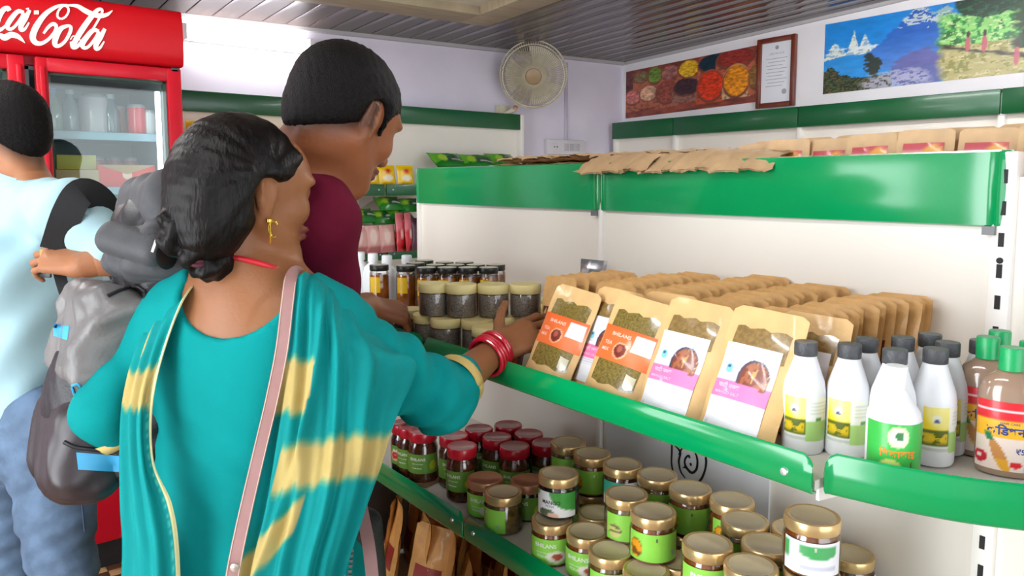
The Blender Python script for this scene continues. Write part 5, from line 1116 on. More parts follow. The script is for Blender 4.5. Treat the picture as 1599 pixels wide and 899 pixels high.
# ------------------------------------------------------------------ people
def skin_mat(name): return mat_vcol(name, 0.45, spec=0.3, bump=0.12, bscale=140)
def dirs(deg, pitch=0.0):
    a, p = math.radians(deg), math.radians(pitch)
    return frame((RT * math.cos(a) + AW * math.sin(a)) * math.cos(p) - UP * math.sin(p))
def head_prims(H, f, r, u, s=1.0, fem=False):
    P = lambda a, b, c: H + s * (a * f + b * r + c * u); R = np.stack([f, r, u], 1); E = lambda c, q, k=.02, op='add': ell(P(*c), np.array(q) * s, R, k * s, op)
    C = lambda a, b, r1, r2, k=.015, op='add': cap(P(*a), P(*b), r1 * s, r2 * s, k * s, op)
    L = [E((-.012, 0, .032), (.096, .075, .083)), E((.028, 0, -.03), (.058, .054, .08), .03), E((.035, 0, .03), (.05, .06, .06), .03)]
    for q in (-1, 1): L += [C((-.005, q * .058, -.045), (.06, q * .02, -.098), .016, .016, .03), E((.058, q * .036, -.025), (.026, .024, .024), .02), E((.074, q * .03, .028), (.018, .026, .009), .015)]
    L += [E((.068, 0, -.098), (.018, .022, .016), .02), C((.09, 0, .012), (.108, 0, -.024), .007, .010, .012), E((.102, 0, -.03), (.013, .012, .009), .008)]
    for q in (-1, 1): L += [E((.094, q * .012, -.032), (.010, .007, .007), .006), E((.094, q * .032, .008), (.014, .017, .011), .012, 'sub')]
    L += [E((.086, 0, -.056), (.016, .024, .0075), .006), E((.083, 0, -.069), (.016, .021, .0085), .006), E((.104, 0, -.0625), (.012, .026, .0016), .003, 'sub')]
    for q in (-1, 1):
        L += [E((-.006, q * .074, -.004), (.019, .008, .031), .006), E((-.002, q * .084, .0), (.010, .007, .018), .005, 'sub'), C((-.018, q * .082, .016), (-.012, q * .081, -.02), .005, .004, .005), E((-.002, q * .073, -.033), (.009, .006, .011), .006)]
    return L
def face_cols(H, f, r, u, s, base, lip, extra=None):
    def fn(V):
        D = (V - H) / s; a, b, c = D @ f, D @ r, D @ u; col = np.tile(lin(hx(base)), (len(V), 1))
        n = (np.sin(V[:, 0] * 61 + V[:, 2] * 37) + np.sin(V[:, 1] * 53 - V[:, 2] * 71)) * .03; col = col * (1 + n[:, None])
        m = np.clip(1.3 - np.sqrt(((a - .088) / .02) ** 2 + (b / .025) ** 2 + ((c + .0625) / .0145) ** 2), 0, 1)[:, None] * (a > .07)[:, None]; m = np.clip(m * 2.5, 0, 1); col = col * (1 - m) + lin(hx(lip)) * m
        if extra is not None: col = extra(V, col)
        return np.clip(col, 0, 1)
    return fn
def stub(H, f, r, u, s, slope, off):
    n = np.array([slope, -1.0]); n /= np.linalg.norm(n)
    def fn(V, col):
        D = (V - H) / s; q = (D @ f) * n[0] + (D @ u) * n[1]; k = np.clip(1 - (q - off) / .03, 0, 1) * (D @ f < .0) * (D @ u > -.11) * (np.linalg.norm(D, axis=1) < .14)
        return col * (1 - .7 * (k ** 1.3)[:, None])
    return fn
def eyes(root, H, f, r, u, s):
    R = np.stack([f, r, u], 1)
    for q in (-1, 1):
        c = H + s * (.079 * f + q * .032 * r + .008 * u)
        m = MB(); m.lathe([(math.sin(t) * .0125 * s, -math.cos(t) * .0125 * s) for t in np.linspace(.02, PI - .02, 12)], 16, R=np.stack([r, u, f], 1), c=c); e = obj('eye', m, mat('eye_white', '#e9e2da', .2, coat=.6), root)
        m = MB(); m.lathe([(.0062 * s, .0108 * s), (.004 * s, .0119 * s), (.0005 * s, .0127 * s)], 14, R=np.stack([r, u, f], 1), c=c); obj('iris', m, mat('iris_dark', '#22140e', .15), e)
        m = MB(); G = []
        for t in np.linspace(-1.15, 1.15, 11):   # upper lid
            G.append([c + .0136 * s * (f * math.cos(t) * math.cos(p) + r * math.sin(t) * math.cos(p) + u * math.sin(p)) for p in np.linspace(.12, 1.2, 6)])
        m.grid(G, thick=.0008); obj('eyelid', m, mat('eyelid', '#8a5a40', .5), e)
        m = MB(); m.tube([H + s * (a * f + q * b * r + c_ * u) for a, b, c_ in ((.092, .014, .03), (.0915, .028, .036), (.081, .046, .033), (.072, .054, .026))], [.0016, .0032, .003, .001], 8); obj('eyebrow', m, mat('brow_black', '#15100e', .7), root)
def hand_prims(W, d, n, s, L=1.0, curl=(.4, .5, .4), spread=.16, thumb=(.9, .35, .3), curls=None):
    """W wrist, d towards the knuckles, n out of the back of the hand, s towards the thumb"""
    d = d / np.linalg.norm(d); n = n - d * (n @ d); n /= np.linalg.norm(n); s_ = np.cross(n, d); s_ = s_ if s_ @ s > 0 else -s_; s = s_
    out = []; off = [.030, .010, -.011, -.030]; kl = [.086, .090, .085, .076]; fl = [(.040, .024, .020), (.044, .028, .021), (.040, .026, .020), (.031, .019, .018)]; rr = [.0092, .0095, .009, .0080]
    for i in range(4):
        K = W + d * kl[i] * L + s * off[i] * L + n * (.003 if i in (1, 2) else 0); out.append(cap(W + s * off[i] * .55 * L + d * .012, K, .0145, .0115 * L, .014))
        a = spread * (1.5 - i) * .5; c = 0.0; p = K; dirn = None; cu = curls[i] if curls else curl
        for j in range(3):
            c += cu[j]; dirn = (d * math.cos(a) + s * math.sin(a)) * math.cos(c) - n * math.sin(c); q = p + dirn * fl[i][j] * L
            out.append(cap(p, q, rr[i] * (1 - .08 * j) * L, rr[i] * (.9 - .09 * j) * L, .003)); p = q
    b = W + d * .022 * L + s * .022 * L - n * .004; t1 = b + (d * math.cos(thumb[0]) + s * math.sin(thumb[0]) - n * thumb[1]) * .042 * L; a2 = thumb[0] - thumb[2]
    t2 = t1 + (d * math.cos(a2) + s * math.sin(a2) - n * thumb[1] * 1.3) * .034 * L; t3 = t2 + (d * math.cos(a2 - .2) + s * math.sin(a2 - .2) - n * thumb[1] * 1.6) * .026 * L
    out += [cap(b, t1, .0155 * L, .0115 * L, .012), cap(t1, t2, .011 * L, .0095 * L, .004), cap(t2, t3, .0095 * L, .0075 * L, .003)]
    return out
def nails(root, prims, m_):  # a small nail on the end of each finger
    pass
def foldnoise(*waves):
    W = [(np.asarray(k, float), ph, a) for k, ph, a in waves]
    def f(X):
        w_ = 0.35 * np.sin(X @ np.array([9.0, 7, 5])) ; return sum(a * np.sin(X @ k + ph + w_ * 3) for k, ph, a in W)
    return f
def feet(P, f, rad=.042): return [cap(P + f * -.03 + UP * .04, P + f * .13 + UP * .026, rad, .026, .02)]

# ================================================================= woman in teal
wr = thing('person', 'woman in teal kurta with cream-banded dupatta reaching for a pouch', 'person', A(395, 830, 1.22) * np.array([1, 1, 0]))
def P0(o): # parts keep world coordinates under the empty
    o.matrix_parent_inverse = Matrix.Translation(-Vector(wr.location)) ; return o
H = A(398, 300, 1.16); f, r, u = dirs(38, 7); s = .905
fb, rb, _ = dirs(76)
RB = np.stack([fb, rb, UP], 1)
NB = A(396, 448, 1.17); SL = A(288, 492, 1.20); SR = A(518, 512, 1.18); CH = A(398, 565, 1.195); WA = A(392, 690, 1.205); HP = A(395, 835, 1.22)
EL, WL = A(162, 642, 1.13), A(206, 682, 1.165); ER, WR_ = A(688, 618, 1.26), A(768, 551, 1.37)
torso = [ell(CH, (.098, .155, .15), RB, .06), ell(CH + UP * .055 - fb * .012, (.082, .15, .10), RB, .05), ell(WA, (.088, .132, .13), RB, .08), ell(HP, (.125, .168, .15), RB, .09), cap(NB - UP * .03, SL, .055, .046, .05), cap(NB - UP * .03, SR, .055, .046, .05)]
neck = [cap(H + s * (-.042 * f - .045 * u), NB - UP * .02, .046, .054, .018)]
hw = WR_ + .012 * (WR_ - ER) / np.linalg.norm(WR_ - ER)
hd_ = RT * .80 + UP * .30 + AW * .42; hn = -AW * .62 - RT * .12 + UP * .55; hs = UP * .8 - RT * .5
hand_r = [cap(ER + (WR_ - ER) * .25, WR_, .037, .026, .02)] + hand_prims(hw, hd_, hn, hs, .93, spread=.22, thumb=(1.02, .05, .15), curls=[(.25, .55, .5), (.3, .6, .55), (.35, .65, .55), (.45, .7, .5)])
WLd = (WL - EL) / np.linalg.norm(WL - EL)
hand_l = [cap(EL + (WL - EL) * .3, WL, .034, .026, .02)] + hand_prims(WL, WLd * .9 + AW * .3 - UP * .05, -AW * .75 + UP * .5 - RT * .1, UP, .93, curl=(.35, .45, .3), thumb=(.5, .3, .2))
lower = [ell(HP - UP * .02, (.115, .16, .14), RB, .06)]
for q in (-1, 1):
    hj = HP + rb * q * .085 - UP * .05; an = hj * np.array([1, 1, 0]) + UP * .08 + rb * q * .01; kn = (hj + an) / 2 + fb * .02 + UP * .03
    lower += [cap(hj, kn, .085, .055, .05), cap(kn, an, .055, .036, .03)] + feet(an * np.array([1, 1, 0]), fb)
ha, ra, ua = f, r, u
b1 = sdf_mesh(head_prims(H, f, r, u, s, True) + neck + torso[:2] + torso[4:], .0046, lo=A(402, 640, 1.2) * np.array([0, 0, 1]) + np.array([-9, -9, 0]))
b2 = sdf_mesh(torso[2:4] + lower, .012); b3 = sdf_mesh(hand_r, .003); b4 = sdf_mesh(hand_l, .0035)
b5 = sdf_mesh([cap(SL, EL, .042, .036, .02), cap(EL, EL + (WL - EL) * .5, .036, .03, .02), cap(SR, ER, .042, .038, .02), cap(ER, ER + (WR_ - ER) * .4, .038, .034, .02)], .009)
def sw(V, col):   # a paler worn mark on the upper back, and darker nape
    return col
P0(soft_obj('body', [b1, b2, b3, b4, b5], skin_mat('skin_warm'), wr, face_cols(H, f, r, u, s, '#8d5c3b', '#6e3330', sw)))
for o in list(wr.children): pass
eyes(wr, H, f, r, u, s)
# hair: smooth cap, side wave, low loose braid
M_hair = mat('hair_black', '#0d0908', 0.45, var=0.5, vscale=60, stretch=(1, 1, .25), bump=0.5, bscale=150, spec=.2)
PH_ = lambda a, b, c: H + s * (a * f + b * r + c * u)
Rh = np.stack([f, r, u], 1)
hair = [ell(PH_(-.032, 0, .036), np.array([.104, .090, .096]) * s, Rh, .02), ell(PH_(-.075, .015, -.012), np.array([.075, .088, .085]) * s, Rh, .03), ell(PH_(-.085, .03, -.07), np.array([.055, .065, .06]) * s, Rh, .03),
        cap(PH_(.042, .056, .064), PH_(.010, .074, .036), .013 * s, .013 * s, .02), cap(PH_(-.045, .074, .02), PH_(-.05, .070, -.05), .02 * s, .022 * s, .02),
        ell(PH_(.105, 0, -.04), np.array([.085, .14, .122]) * s, Rh, .012, 'sub'), ell(PH_(.036, .085, -.026), np.array([.044, .04, .052]) * s, Rh, .006, 'sub'), ell(PH_(-.004, .088, -.012), np.array([.026, .045, .038]) * s, Rh, .006, 'sub'), ell(PH_(.032, -.085, -.028), np.array([.05, .03, .05]) * s, Rh, .006, 'sub')]
def hd(X):
    D = (X - H) @ Rh; ang = np.arctan2(D[:, 2] - .03, D[:, 0] + .01); return .0005 * np.sin(ang * 46 + 5 * np.sin(D[:, 1] * 40)) + .0007 * np.sin(ang * 17 + D[:, 1] * 60)
P0(soft_obj('hair', [sdf_mesh(hair, .004, hd)], M_hair, wr))
br = []
rs = np.random.RandomState(5)
pth = spline([PH_(-.100, .045, -.03), A(293, 335, 1.085), A(287, 358, 1.075), A(296, 385, 1.075), A(318, 408, 1.085), A(340, 408, 1.10)], 9)
for i, p in enumerate(pth):
    for k in range(3):
        o_ = (rs.rand(3) - .5) * .03; br.append(ell(p + o_, (.021 + .005 * rs.rand(), .015, .025), np.linalg.qr(rs.rand(3, 3))[0], .008))
bd = foldnoise(((220, 90, 160), 0, .0012), ((-120, 260, 90), 1, .0012))
P0(soft_obj('braid', [sdf_mesh(br, .0038, bd)], M_hair, wr))
m = MB()
for k in range(3): m.tube([A(306, 402, 1.072) + np.array([math.cos(a), math.sin(a), 0]) * .014 + UP * (.006 * k + .01 * math.sin(a)) for a in np.linspace(0, 2 * PI, 15)[:-1]], .004, 8, closed=True)
P0(obj('hair_tie', m, mat('hair_tie_red', '#4e1a2a', .6), wr))
for q in (1,):
    lobe = PH_(.0, .082, -.046); m = MB(); m.lathe([(.001, -.004), (.0045, -.002), (.0045, .002), (.001, .004)], 12, c=lobe)
    m.tube([lobe + f * (.006 + .007 * math.cos(a)) + UP * (-.012 + .012 * math.sin(a)) for a in np.linspace(.6, 5.2, 16)], .0022, 8); m.tube(spline([lobe - UP * .004, lobe - UP * .018 + r * .003, lobe - UP * .034], 6), .0016, 7)
    P0(obj('earring', m, mat('gold_jewel', '#e0b84e', .2, metal=.9), wr))
def ring(c, ax, R, rad, n=40, wob=0.0, sq=(1, 1)):
    _, a, b = frame(ax, UP if abs(ax[2]) < .9 * np.linalg.norm(ax) else RT); m = MB()
    m.tube([c + R * (sq[0] * a * math.cos(t) + sq[1] * b * math.sin(t)) + wob * ax * math.sin(2 * t) for t in np.linspace(0, 2 * PI, n + 1)[:-1]], rad, 8, closed=True); return m
nk = (NB - H); nk /= np.linalg.norm(nk)
mN = ring(A(393, 424, 1.168), UP * .86 + fb * .42 + rb * .05, .0665, .0045)
P0(obj('necklace', mN, mat('necklace_red', '#c01f2c', .4), wr))
m = MB(); m.lathe([(.002, -.007), (.0055, -.004), (.0055, .004), (.002, .007)], 10, R=Matrix.Rotation(PI / 2, 3, 'Y'), c=A(358, 412, 1.105)); P0(obj('necklace_bead', m, mat('gold_jewel', '#e0b84e', .2, metal=.9), wr))
dfa = (WR_ - ER) / np.linalg.norm(WR_ - ER)
for k, (o_, Rr) in enumerate([(-.018, .036), (-.010, .0365), (-.002, .0365), (.006, .036), (.013, .0352)]): P0(obj('bangle', ring(WR_ + dfa * o_ + UP * .001, dfa + UP * (.06 * ((k % 3) - 1)), Rr, .0036, wob=.0), mat('bangle_red', ['#c3122e', '#d4243c'][k % 2], .25, coat=.5), wr))
P0(obj('bangle', ring(WL - WLd * .004, WLd, .032, .0034), mat('bangle_dark', '#17282c', .3), wr))
# kurta
M_teal = mat('teal_cotton', '#028281', 0.85, var=0.05, vscale=9, bump=0.12, bscale=500, spec=.12)
g = .009
tun = [ell(CH, (.098 + g, .155 + g, .15 + g), RB, .06), ell(CH + UP * .055 - fb * .012, (.082 + g, .15 + g, .10 + g), RB, .05), ell(WA, (.088 + g, .134 + g, .14), RB, .08), ell(HP, (.128 + g, .17 + g, .16), RB, .09), cap(NB - UP * .045, SL, .056 + g, .05 + g, .05), cap(NB - UP * .045, SR, .056 + g, .05 + g, .05),
       ell(HP - UP * .17, (.165, .205, .20), RB, .10), ell(HP - UP * .36, (.185, .225, .10), RB, .10),
       cap(SL - UP * .01, EL, .058, .043, .03), cap(EL, EL + (WL - EL) * .52, .043, .042, .025), cap(SR - UP * .01, (SR + ER) / 2 - UP * .012, .052, .060, .04), cap((SR + ER) / 2 - UP * .012, ER - UP * .004, .060, .056, .03), cap(ER - UP * .004, ER + (WR_ - ER) * .30, .056, .047, .025)]
nl = A(362, 452, 1.10)
tun += [ell(nl, (.12, .086, .070), RB, .006, 'sub'), ell(NB + UP * .028 - fb * .0, (.085, .098, .052), RB, .008, 'sub'), cap(NB - UP * .0, H, .060, .085, .006, 'sub')]
eL = (EL - SL) / np.linalg.norm(EL - SL); eR = (ER - SR) / np.linalg.norm(ER - SR)
def td(X):
    w1 = np.exp(-np.linalg.norm(X - (SL * .35 + EL * .65), axis=1) ** 2 / .012); w2 = np.exp(-np.linalg.norm(X - (SR * .3 + ER * .7), axis=1) ** 2 / .012); w3 = np.exp(-((X - WA) @ UP) ** 2 / .006)
    t1, t2 = (X - SL) @ (eL * .8 + UP * .6), (X - SR) @ (eR * .85 - UP * .3 + AW * .3)
    dn = np.clip(((WA - X) @ UP), 0, .5); ang = np.arctan2((X - HP) @ rb, (X - HP) @ fb)
    return .0045 * w1 * np.sin(t1 * 120 + 3 * np.sin(X @ fb * 25)) + .0075 * w2 * np.sin(t2 * 115 + 3 * np.sin(X @ UP * 22)) + .0014 * w3 * np.sin(X @ (UP * 120 + rb * 60)) + .016 * dn * np.sin(ang * 11) + .0008 * np.sin(X @ np.array([40, 30, 25.]))
P0(soft_obj('kurta', [sdf_mesh(tun, .0068, td)], M_teal, wr))
M_cream_cloth = mat('cream_cloth', '#c4a862', 0.8, bump=.1, bscale=400)
def cuff(E_, W_, t0, t1, R0, R1, name='cuff'):
    ax = (W_ - E_) / np.linalg.norm(W_ - E_); _, a, b = frame(ax); G = []
    for t, R in ((t0, R0), (t1 - .006, R1), (t1, R1 - .002), (t1 - .004, R1 - .008)):
        c = E_ + (W_ - E_) * t; G.append([c + R * (a * math.cos(q) + b * math.sin(q)) * (1 + .03 * math.sin(3 * q)) for q in np.linspace(0, 2 * PI, 33)])
    m = MB(); m.grid(G, thick=.0015); return P0(obj(name, m, M_cream_cloth, wr, angle=180))
cuff(EL, WL, .42, .72, .047, .045); cuff(ER, WR_, .27, .40, .0500, .0475)
# dupatta over both shoulders
def cloth(rows, nu, nv, pleat, paint, name, mtl, edge=None):
    RW = np.array([spline([A(*p) for p in row], nu) for row in rows]); G = np.stack([spline(RW[:, j], nv) for j in range(nu)], 1)
    S, T = np.meshgrid(np.linspace(0, 1, nu), np.linspace(0, 1, nv)); du = np.gradient(G, axis=0); dv = np.gradient(G, axis=1); N = np.cross(dv, du); N /= np.linalg.norm(N, axis=2, keepdims=True) + 1e-9
    if np.mean(N @ (CAM - G.mean((0, 1)))) < 0: N = -N
    G = G + N * pleat(S, T)[..., None]; m = MB(); th = .0022; m.v = []; m.grid(G - N * th); m.grid(G[:, ::-1]); nn = nu * nv
    c = lin(paint(S, T)); cc = np.concatenate([c.reshape(-1, 3), c[:, ::-1].reshape(-1, 3)])
    e = [(0, j) for j in range(nu)] + [(i, nu - 1) for i in range(1, nv)] + [(nv - 1, j) for j in range(nu - 2, -1, -1)] + [(i, 0) for i in range(nv - 2, 0, -1)]
    for k in range(len(e)):
        (i, j), (i2, j2) = e[k], e[(k + 1) % len(e)]; m.f.append((i * nu + j, i2 * nu + j2, nn + i2 * nu + nu - 1 - j2, nn + i * nu + nu - 1 - j)); m.mi.append(0)
    return P0(obj(name, m, mtl, wr, vcol=cc, angle=180)), G
M_dup = mat_vcol('dupatta_cloth', 0.75, bump=.1, bscale=450, spec=.15)
TEAL, CRM = hx('#028180'), hx('#b09c60')
rows_r = [[(470, 440, 1.22), (496, 444, 1.24), (522, 464, 1.25), (552, 492, 1.26), (584, 532, 1.26)],
          [(452, 430, 1.115), (480, 428, 1.125), (510, 446, 1.14), (542, 478, 1.15), (584, 524, 1.18)],
          [(448, 468, 1.082), (476, 466, 1.074), (510, 480, 1.078), (550, 514, 1.095), (618, 556, 1.155)],
          [(440, 535, 1.068), (472, 538, 1.056), (515, 545, 1.05), (572, 560, 1.072), (650, 572, 1.155)],
          [(425, 620, 1.072), (462, 622, 1.055), (510, 628, 1.045), (560, 638, 1.06), (615, 655, 1.105)],
          [(405, 700, 1.075), (446, 706, 1.058), (496, 715, 1.045), (548, 722, 1.055), (590, 738, 1.09)],
          [(385, 790, 1.055), (426, 796, 1.04), (476, 800, 1.028), (525, 803, 1.038), (563, 806, 1.075)],
          [(362, 880, 1.035), (402, 886, 1.018), (450, 886, 1.008), (498, 886, 1.018), (535, 890, 1.05)],
          [(345, 1000, 1.02), (385, 1005, 1.0), (435, 1005, .99), (480, 1005, 1.0), (515, 1005, 1.03)]]
def pl_r(S, T):
    env = np.clip(T * 3, .25, 1); s2 = S + .05 * np.sin(T * 5); return env * (.0058 * np.sin(s2 * 2 * PI * 5.2 + 1.2 * T) + .003 * np.sin(s2 * 2 * PI * 9.1 - 3 * T)) + .012 * np.exp(-((S - .42 + .28 * (T - .4)) / .035) ** 2) * np.clip(T * 3, 0, 1)
def pt_r(S, T):
    b = np.ones(S.shape + (3,)) * TEAL; w_ = .004 * np.sin(S * 70) + .005 * np.sin(S * 31 + 2)
    b = mixc(b, band(T + w_, .41, .535, .02) * (S < .40 - .15 * (T - .45)), CRM); b = mixc(b, band(T + w_ + .10 * S, .635, .74, .025) * (S > .22), CRM); b = mixc(b, band(T + w_ + .42 * S, .905, 1.0, .02) * (S < .47), CRM)
    return b * (1 + .05 * vnoise(S, T, 60, 3))[..., None]
cloth(rows_r, 90, 110, pl_r, pt_r, 'dupatta', M_dup)
rows_l = [[(262, 480, 1.32), (288, 462, 1.31), (322, 448, 1.28)], [(248, 486, 1.21), (276, 458, 1.19), (318, 434, 1.165)], [(222, 524, 1.125), (248, 506, 1.10), (288, 468, 1.092)], [(204, 575, 1.095), (226, 572, 1.078), (254, 560, 1.078)],
          [(192, 640, 1.075), (212, 642, 1.058), (237, 640, 1.072)], [(190, 712, 1.06), (214, 720, 1.042), (240, 722, 1.056)], [(192, 790, 1.045), (226, 800, 1.024), (268, 785, 1.04)], [(196, 860, 1.04), (236, 872, 1.015), (280, 862, 1.03)], [(190, 1000, 1.03), (236, 1005, 1.0), (284, 1000, 1.02)]]
def pl_l(S, T): return .0035 * np.sin(S * 2 * PI * 3.2 + 2 * T) * np.clip(T * 3, .3, 1) + .007 * np.sin(S * 2 * PI * 1.6 + 1) * np.clip(T - .55, 0, .4)
def pt_l(S, T):
    b = np.ones(S.shape + (3,)) * TEAL; w_ = .008 * np.sin(S * 40); b = mixc(b, band(T + w_, .385, .495, .02), CRM); b = mixc(b, soft(((S - .28 - .5 * (T - .26)) / .09) ** 2 + ((T - .27) / .08) ** 2, .3), CRM)
    b = mixc(b, (S > .93) * 1.0, hx('#dcd39a')); b = mixc(b, band(S, .86, .90, .02) * (np.sin(T * 260) > 0) * .5, hx('#7fc8a8')); return b * (1 + .05 * vnoise(S, T, 50, 2))[..., None]
cloth(rows_l, 44, 110, pl_l, pt_l, 'dupatta', M_dup)
# her bag: strap down the back, woven black pouch at the hip
bag = thing('handbag', 'black woven handbag on a dusty pink shoulder strap worn by the woman', 'bag', A(548, 880, 1.12))
def PB_(o): o.matrix_parent_inverse = Matrix.Translation(-Vector(bag.location)); return o
M_pink = mat('strap_pink', '#a37a76', 0.55, var=.05, vscale=30)
sp = spline([A(548, 800, 1.24), A(520, 620, 1.30), A(490, 470, 1.26), A(468, 427, 1.16), A(455, 432, 1.10), A(449, 470, 1.068), A(440, 545, 1.052), A(424, 625, 1.056), A(405, 705, 1.058), A(384, 795, 1.036), A(366, 880, 1.014), A(350, 980, .995)], 60)
m = MB(); m.tube(sp, 1, flat=(.018, .003), nrm=[CAM - p for p in sp]); PB_(obj('strap', m, M_pink, bag, angle=40))
m = MB(); st = [p + 0 for p in sp]; 
for sgn in (-1, 1):
    q = [];
    for i, p in enumerate(sp):
        t_ = sp[min(i + 1, len(sp) - 1)] - sp[max(0, i - 1)]; n_ = CAM - p; sd = np.cross(t_, n_); sd /= np.linalg.norm(sd); n_ = n_ / np.linalg.norm(n_); q.append(p + sd * .0078 * sgn + n_ * .0018)
    m.tube(q, .0006, 5)
PB_(obj('strap_edge', m, mat('strap_edge', '#d9c0ae', .5), bag))
sp2 = spline([A(560, 770, 1.19), A(568, 810, 1.16), A(577, 860, 1.13), A(584, 930, 1.12)], 20); m = MB(); m.tube(sp2, 1, flat=(.019, .003), nrm=[CAM - p for p in sp2]); PB_(obj('strap', m, M_pink, bag, angle=40))
f2, r2, u2 = frame(RT * .55 + AW * .83); Rb2 = np.stack([r2, f2, UP], 1); bc = A(538, 912, 1.20)
PB_(soft_obj('bag_body', [sdf_mesh([rbox(bc, (.040, .07, .115), np.stack([r2, f2, UP], 1), .03)], .007, foldnoise(((60, 30, 40), 0, .002)))], mat('bag_black', '#16171a', .5, bump=.4, bscale=200), bag))
m = MB()
for i in range(12): m.box(A(543 - i * 1.0, 815 + i * 9.5, 1.112), (.010, .003, .0035), R=np.stack([RT * .95 + UP * .3, -AW, UP], 1))
PB_(obj('stitching', m, mat('stitch_white', '#d9d6ce', .5), bag))
m = MB()
for i in range(9): m.box(A(551 - i * .6, 835 + i * 8, 1.112), (.005, .003, .004), R=np.stack([RT, -AW, UP], 1))
PB_(obj('stitching', m, mat('stitch_grey', '#7c7a76', .5), bag))
m = MB(); m.lathe([(.002, 0), (.006, .001), (.006, .004), (.002, .005)], 12, R=np.stack([RT, UP, -AW], 1), c=A(368, 884, 1.008)); PB_(obj('buckle_stud', m, mat('steel_stud', '#d8d6d0', .2, metal=.8), bag))

# ================================================================= man in maroon bending to the shelf
mn = thing('person', 'man in maroon t-shirt bending towards the shelf with a backpack on', 'person', A(395, 760, 1.46) * np.array([1, 1, 0]))
def P1_(o): o.matrix_parent_inverse = Matrix.Translation(-Vector(mn.location)); return o
H = A(540, 186, 1.30); f, r, u = dirs(54, 27); s = 1.0; R3 = np.stack([f, r, u], 1); PH_ = lambda a, b, c: H + s * (a * f + b * r + c * u)
fb, rb, _ = dirs(40); RB = np.stack([fb, rb, UP], 1)
NB = A(452, 258, 1.36); SR = A(492, 338, 1.275); SL = A(350, 262, 1.52); CH = A(418, 420, 1.44); WA = A(385, 610, 1.47); HP = A(372, 760, 1.48)
ER, WR_ = A(522, 500, 1.42), A(572, 478, 1.585)
EL, WL = A(400, 480, 1.66), A(470, 560, 1.72)
pr_t = [ell(CH, (.115, .175, .17), RB, .06), ell(WA, (.11, .15, .16), RB, .08), ell(HP, (.115, .155, .12), RB, .08), cap(NB - UP * .02, SR, .06, .055, .05), cap(NB - UP * .02, SL, .06, .055, .05)]
nk_ = [cap(PH_(-.035, 0, -.045), NB - UP * .02, .057, .064, .03)]
hdR = RT * .75 + AW * .55 - UP * .25
hand = [cap(ER + (WR_ - ER) * .3, WR_, .04, .03, .02)] + hand_prims(WR_, hdR, -AW * .5 + UP * .75 - RT * .2, -RT * .2 + UP * .3 + AW * .6, 1.02, curl=(.75, 1.0, .7), thumb=(.7, .5, .3))
legs = []
for q in (-1, 1):
    hj = HP + rb * q * .09 - UP * .03; an = hj * np.array([1, 1, 0]) + UP * .08 + rb * q * .03; kn = (hj + an) / 2 + fb * .03 + UP * .03; legs += [cap(hj, kn, .088, .06, .05), cap(kn, an, .058, .042, .03)] + feet(an * np.array([1, 1, 0]), fb, .045)
nkcut = NB[2] - .14
b1 = sdf_mesh(head_prims(H, f, r, u, s) + nk_ + pr_t[3:], .0048); b2 = sdf_mesh(pr_t[:3] + legs, .013); b3 = sdf_mesh(hand, .0033)
b4 = sdf_mesh([cap(SR, ER, .05, .042, .02), cap(ER, ER + (WR_ - ER) * .6, .042, .036, .02), cap(SL, EL, .05, .042, .02), cap(EL, WL, .042, .03, .02)] + hand_prims(WL, fb * .8 - UP * .5, rb * -.5 + UP * .5, rb, 1.0, curl=(.3, .4, .3)), .007)
P1_(soft_obj('body', [b1, b2, b3, b4], skin_mat('skin_brown'), mn, face_cols(H, f, r, u, s, '#8a5335', '#6b3a30', stub(H, f, r, u, s, .62, .012))))
eyes(mn, H, f, r, u, s)
def short_hair(H, f, r, u, s, root, slope=.78, off=.0, fade=True, PF=None):
    R = np.stack([f, r, u], 1); PQ = lambda a, b, c: H + s * (a * f + b * r + c * u)
    nf = np.array([slope, -1.0]); nf /= np.linalg.norm(nf); nn = nf[0] * f + nf[1] * u; tt = np.cross(r, nn); RR = np.stack([nn, r, tt], 1)
    L = [ell(PQ(-.014, 0, .036), np.array([.107, .083, .094]) * s, R, .02), ell(PQ(-.045, 0, -.02), np.array([.068, .069, .07]) * s, R, .03)]
    L += [rbox(PQ(0, 0, 0) + nn * (.2 + off) * s, np.array([.2, .3, .35]) * s, RR, .01, .02, 'sub')]
    for q in (-1, 1): L += [cap(PQ(.022, q * .07, .035), PQ(.022, q * .071, -.02), .012 * s, .006 * s, .012)]
    for q in (-1, 1): L += [ell(PQ(.0, q * .085, -.006), np.array([.024, .04, .036]) * s, R, .006, 'sub')]
    def hd2(X): return .0010 * np.sin(X @ np.array([330., 150, 210])) * np.sin(X @ np.array([-140., 300, 190])) + .0007 * np.sin(X @ np.array([520., -410, 330]))
    return soft_obj('hair', [sdf_mesh(L, .0042, hd2)], mat('hair_short', '#0c0808', 0.55, var=.5, vscale=160, bump=.8, bscale=420, spec=.15), root)
P1_(short_hair(H, f, r, u, s, mn, .62, .012))
g = .010
M_mar = mat('maroon_jersey', '#5c0b25', 0.85, var=.08, vscale=10, bump=.12, bscale=420, spec=.15)
sh = [ell(CH, (.115 + g, .175 + g, .17 + g), RB, .06), ell(WA, (.118 + g, .155 + g, .17 + g), RB, .08), ell(HP + UP * .03, (.125 + g, .165 + g, .10), RB, .08), cap(NB - UP * .035, SR, .062 + g, .055 + g, .05), cap(NB - UP * .035, SL, .062 + g, .055 + g, .05), cap(SR, SR + (ER - SR) * .72, .068, .06, .04), cap(SL, SL + (EL - SL) * .72, .066, .06, .04), cap(NB - UP * .01, PH_(-.03, 0, -.03), .066, .06, .006, 'sub')]
P1_(soft_obj('t_shirt', [sdf_mesh(sh, .0085, foldnoise(((30, 60, 25), 0, .002), ((-50, 20, 60), 2, .002)))], M_mar, mn))
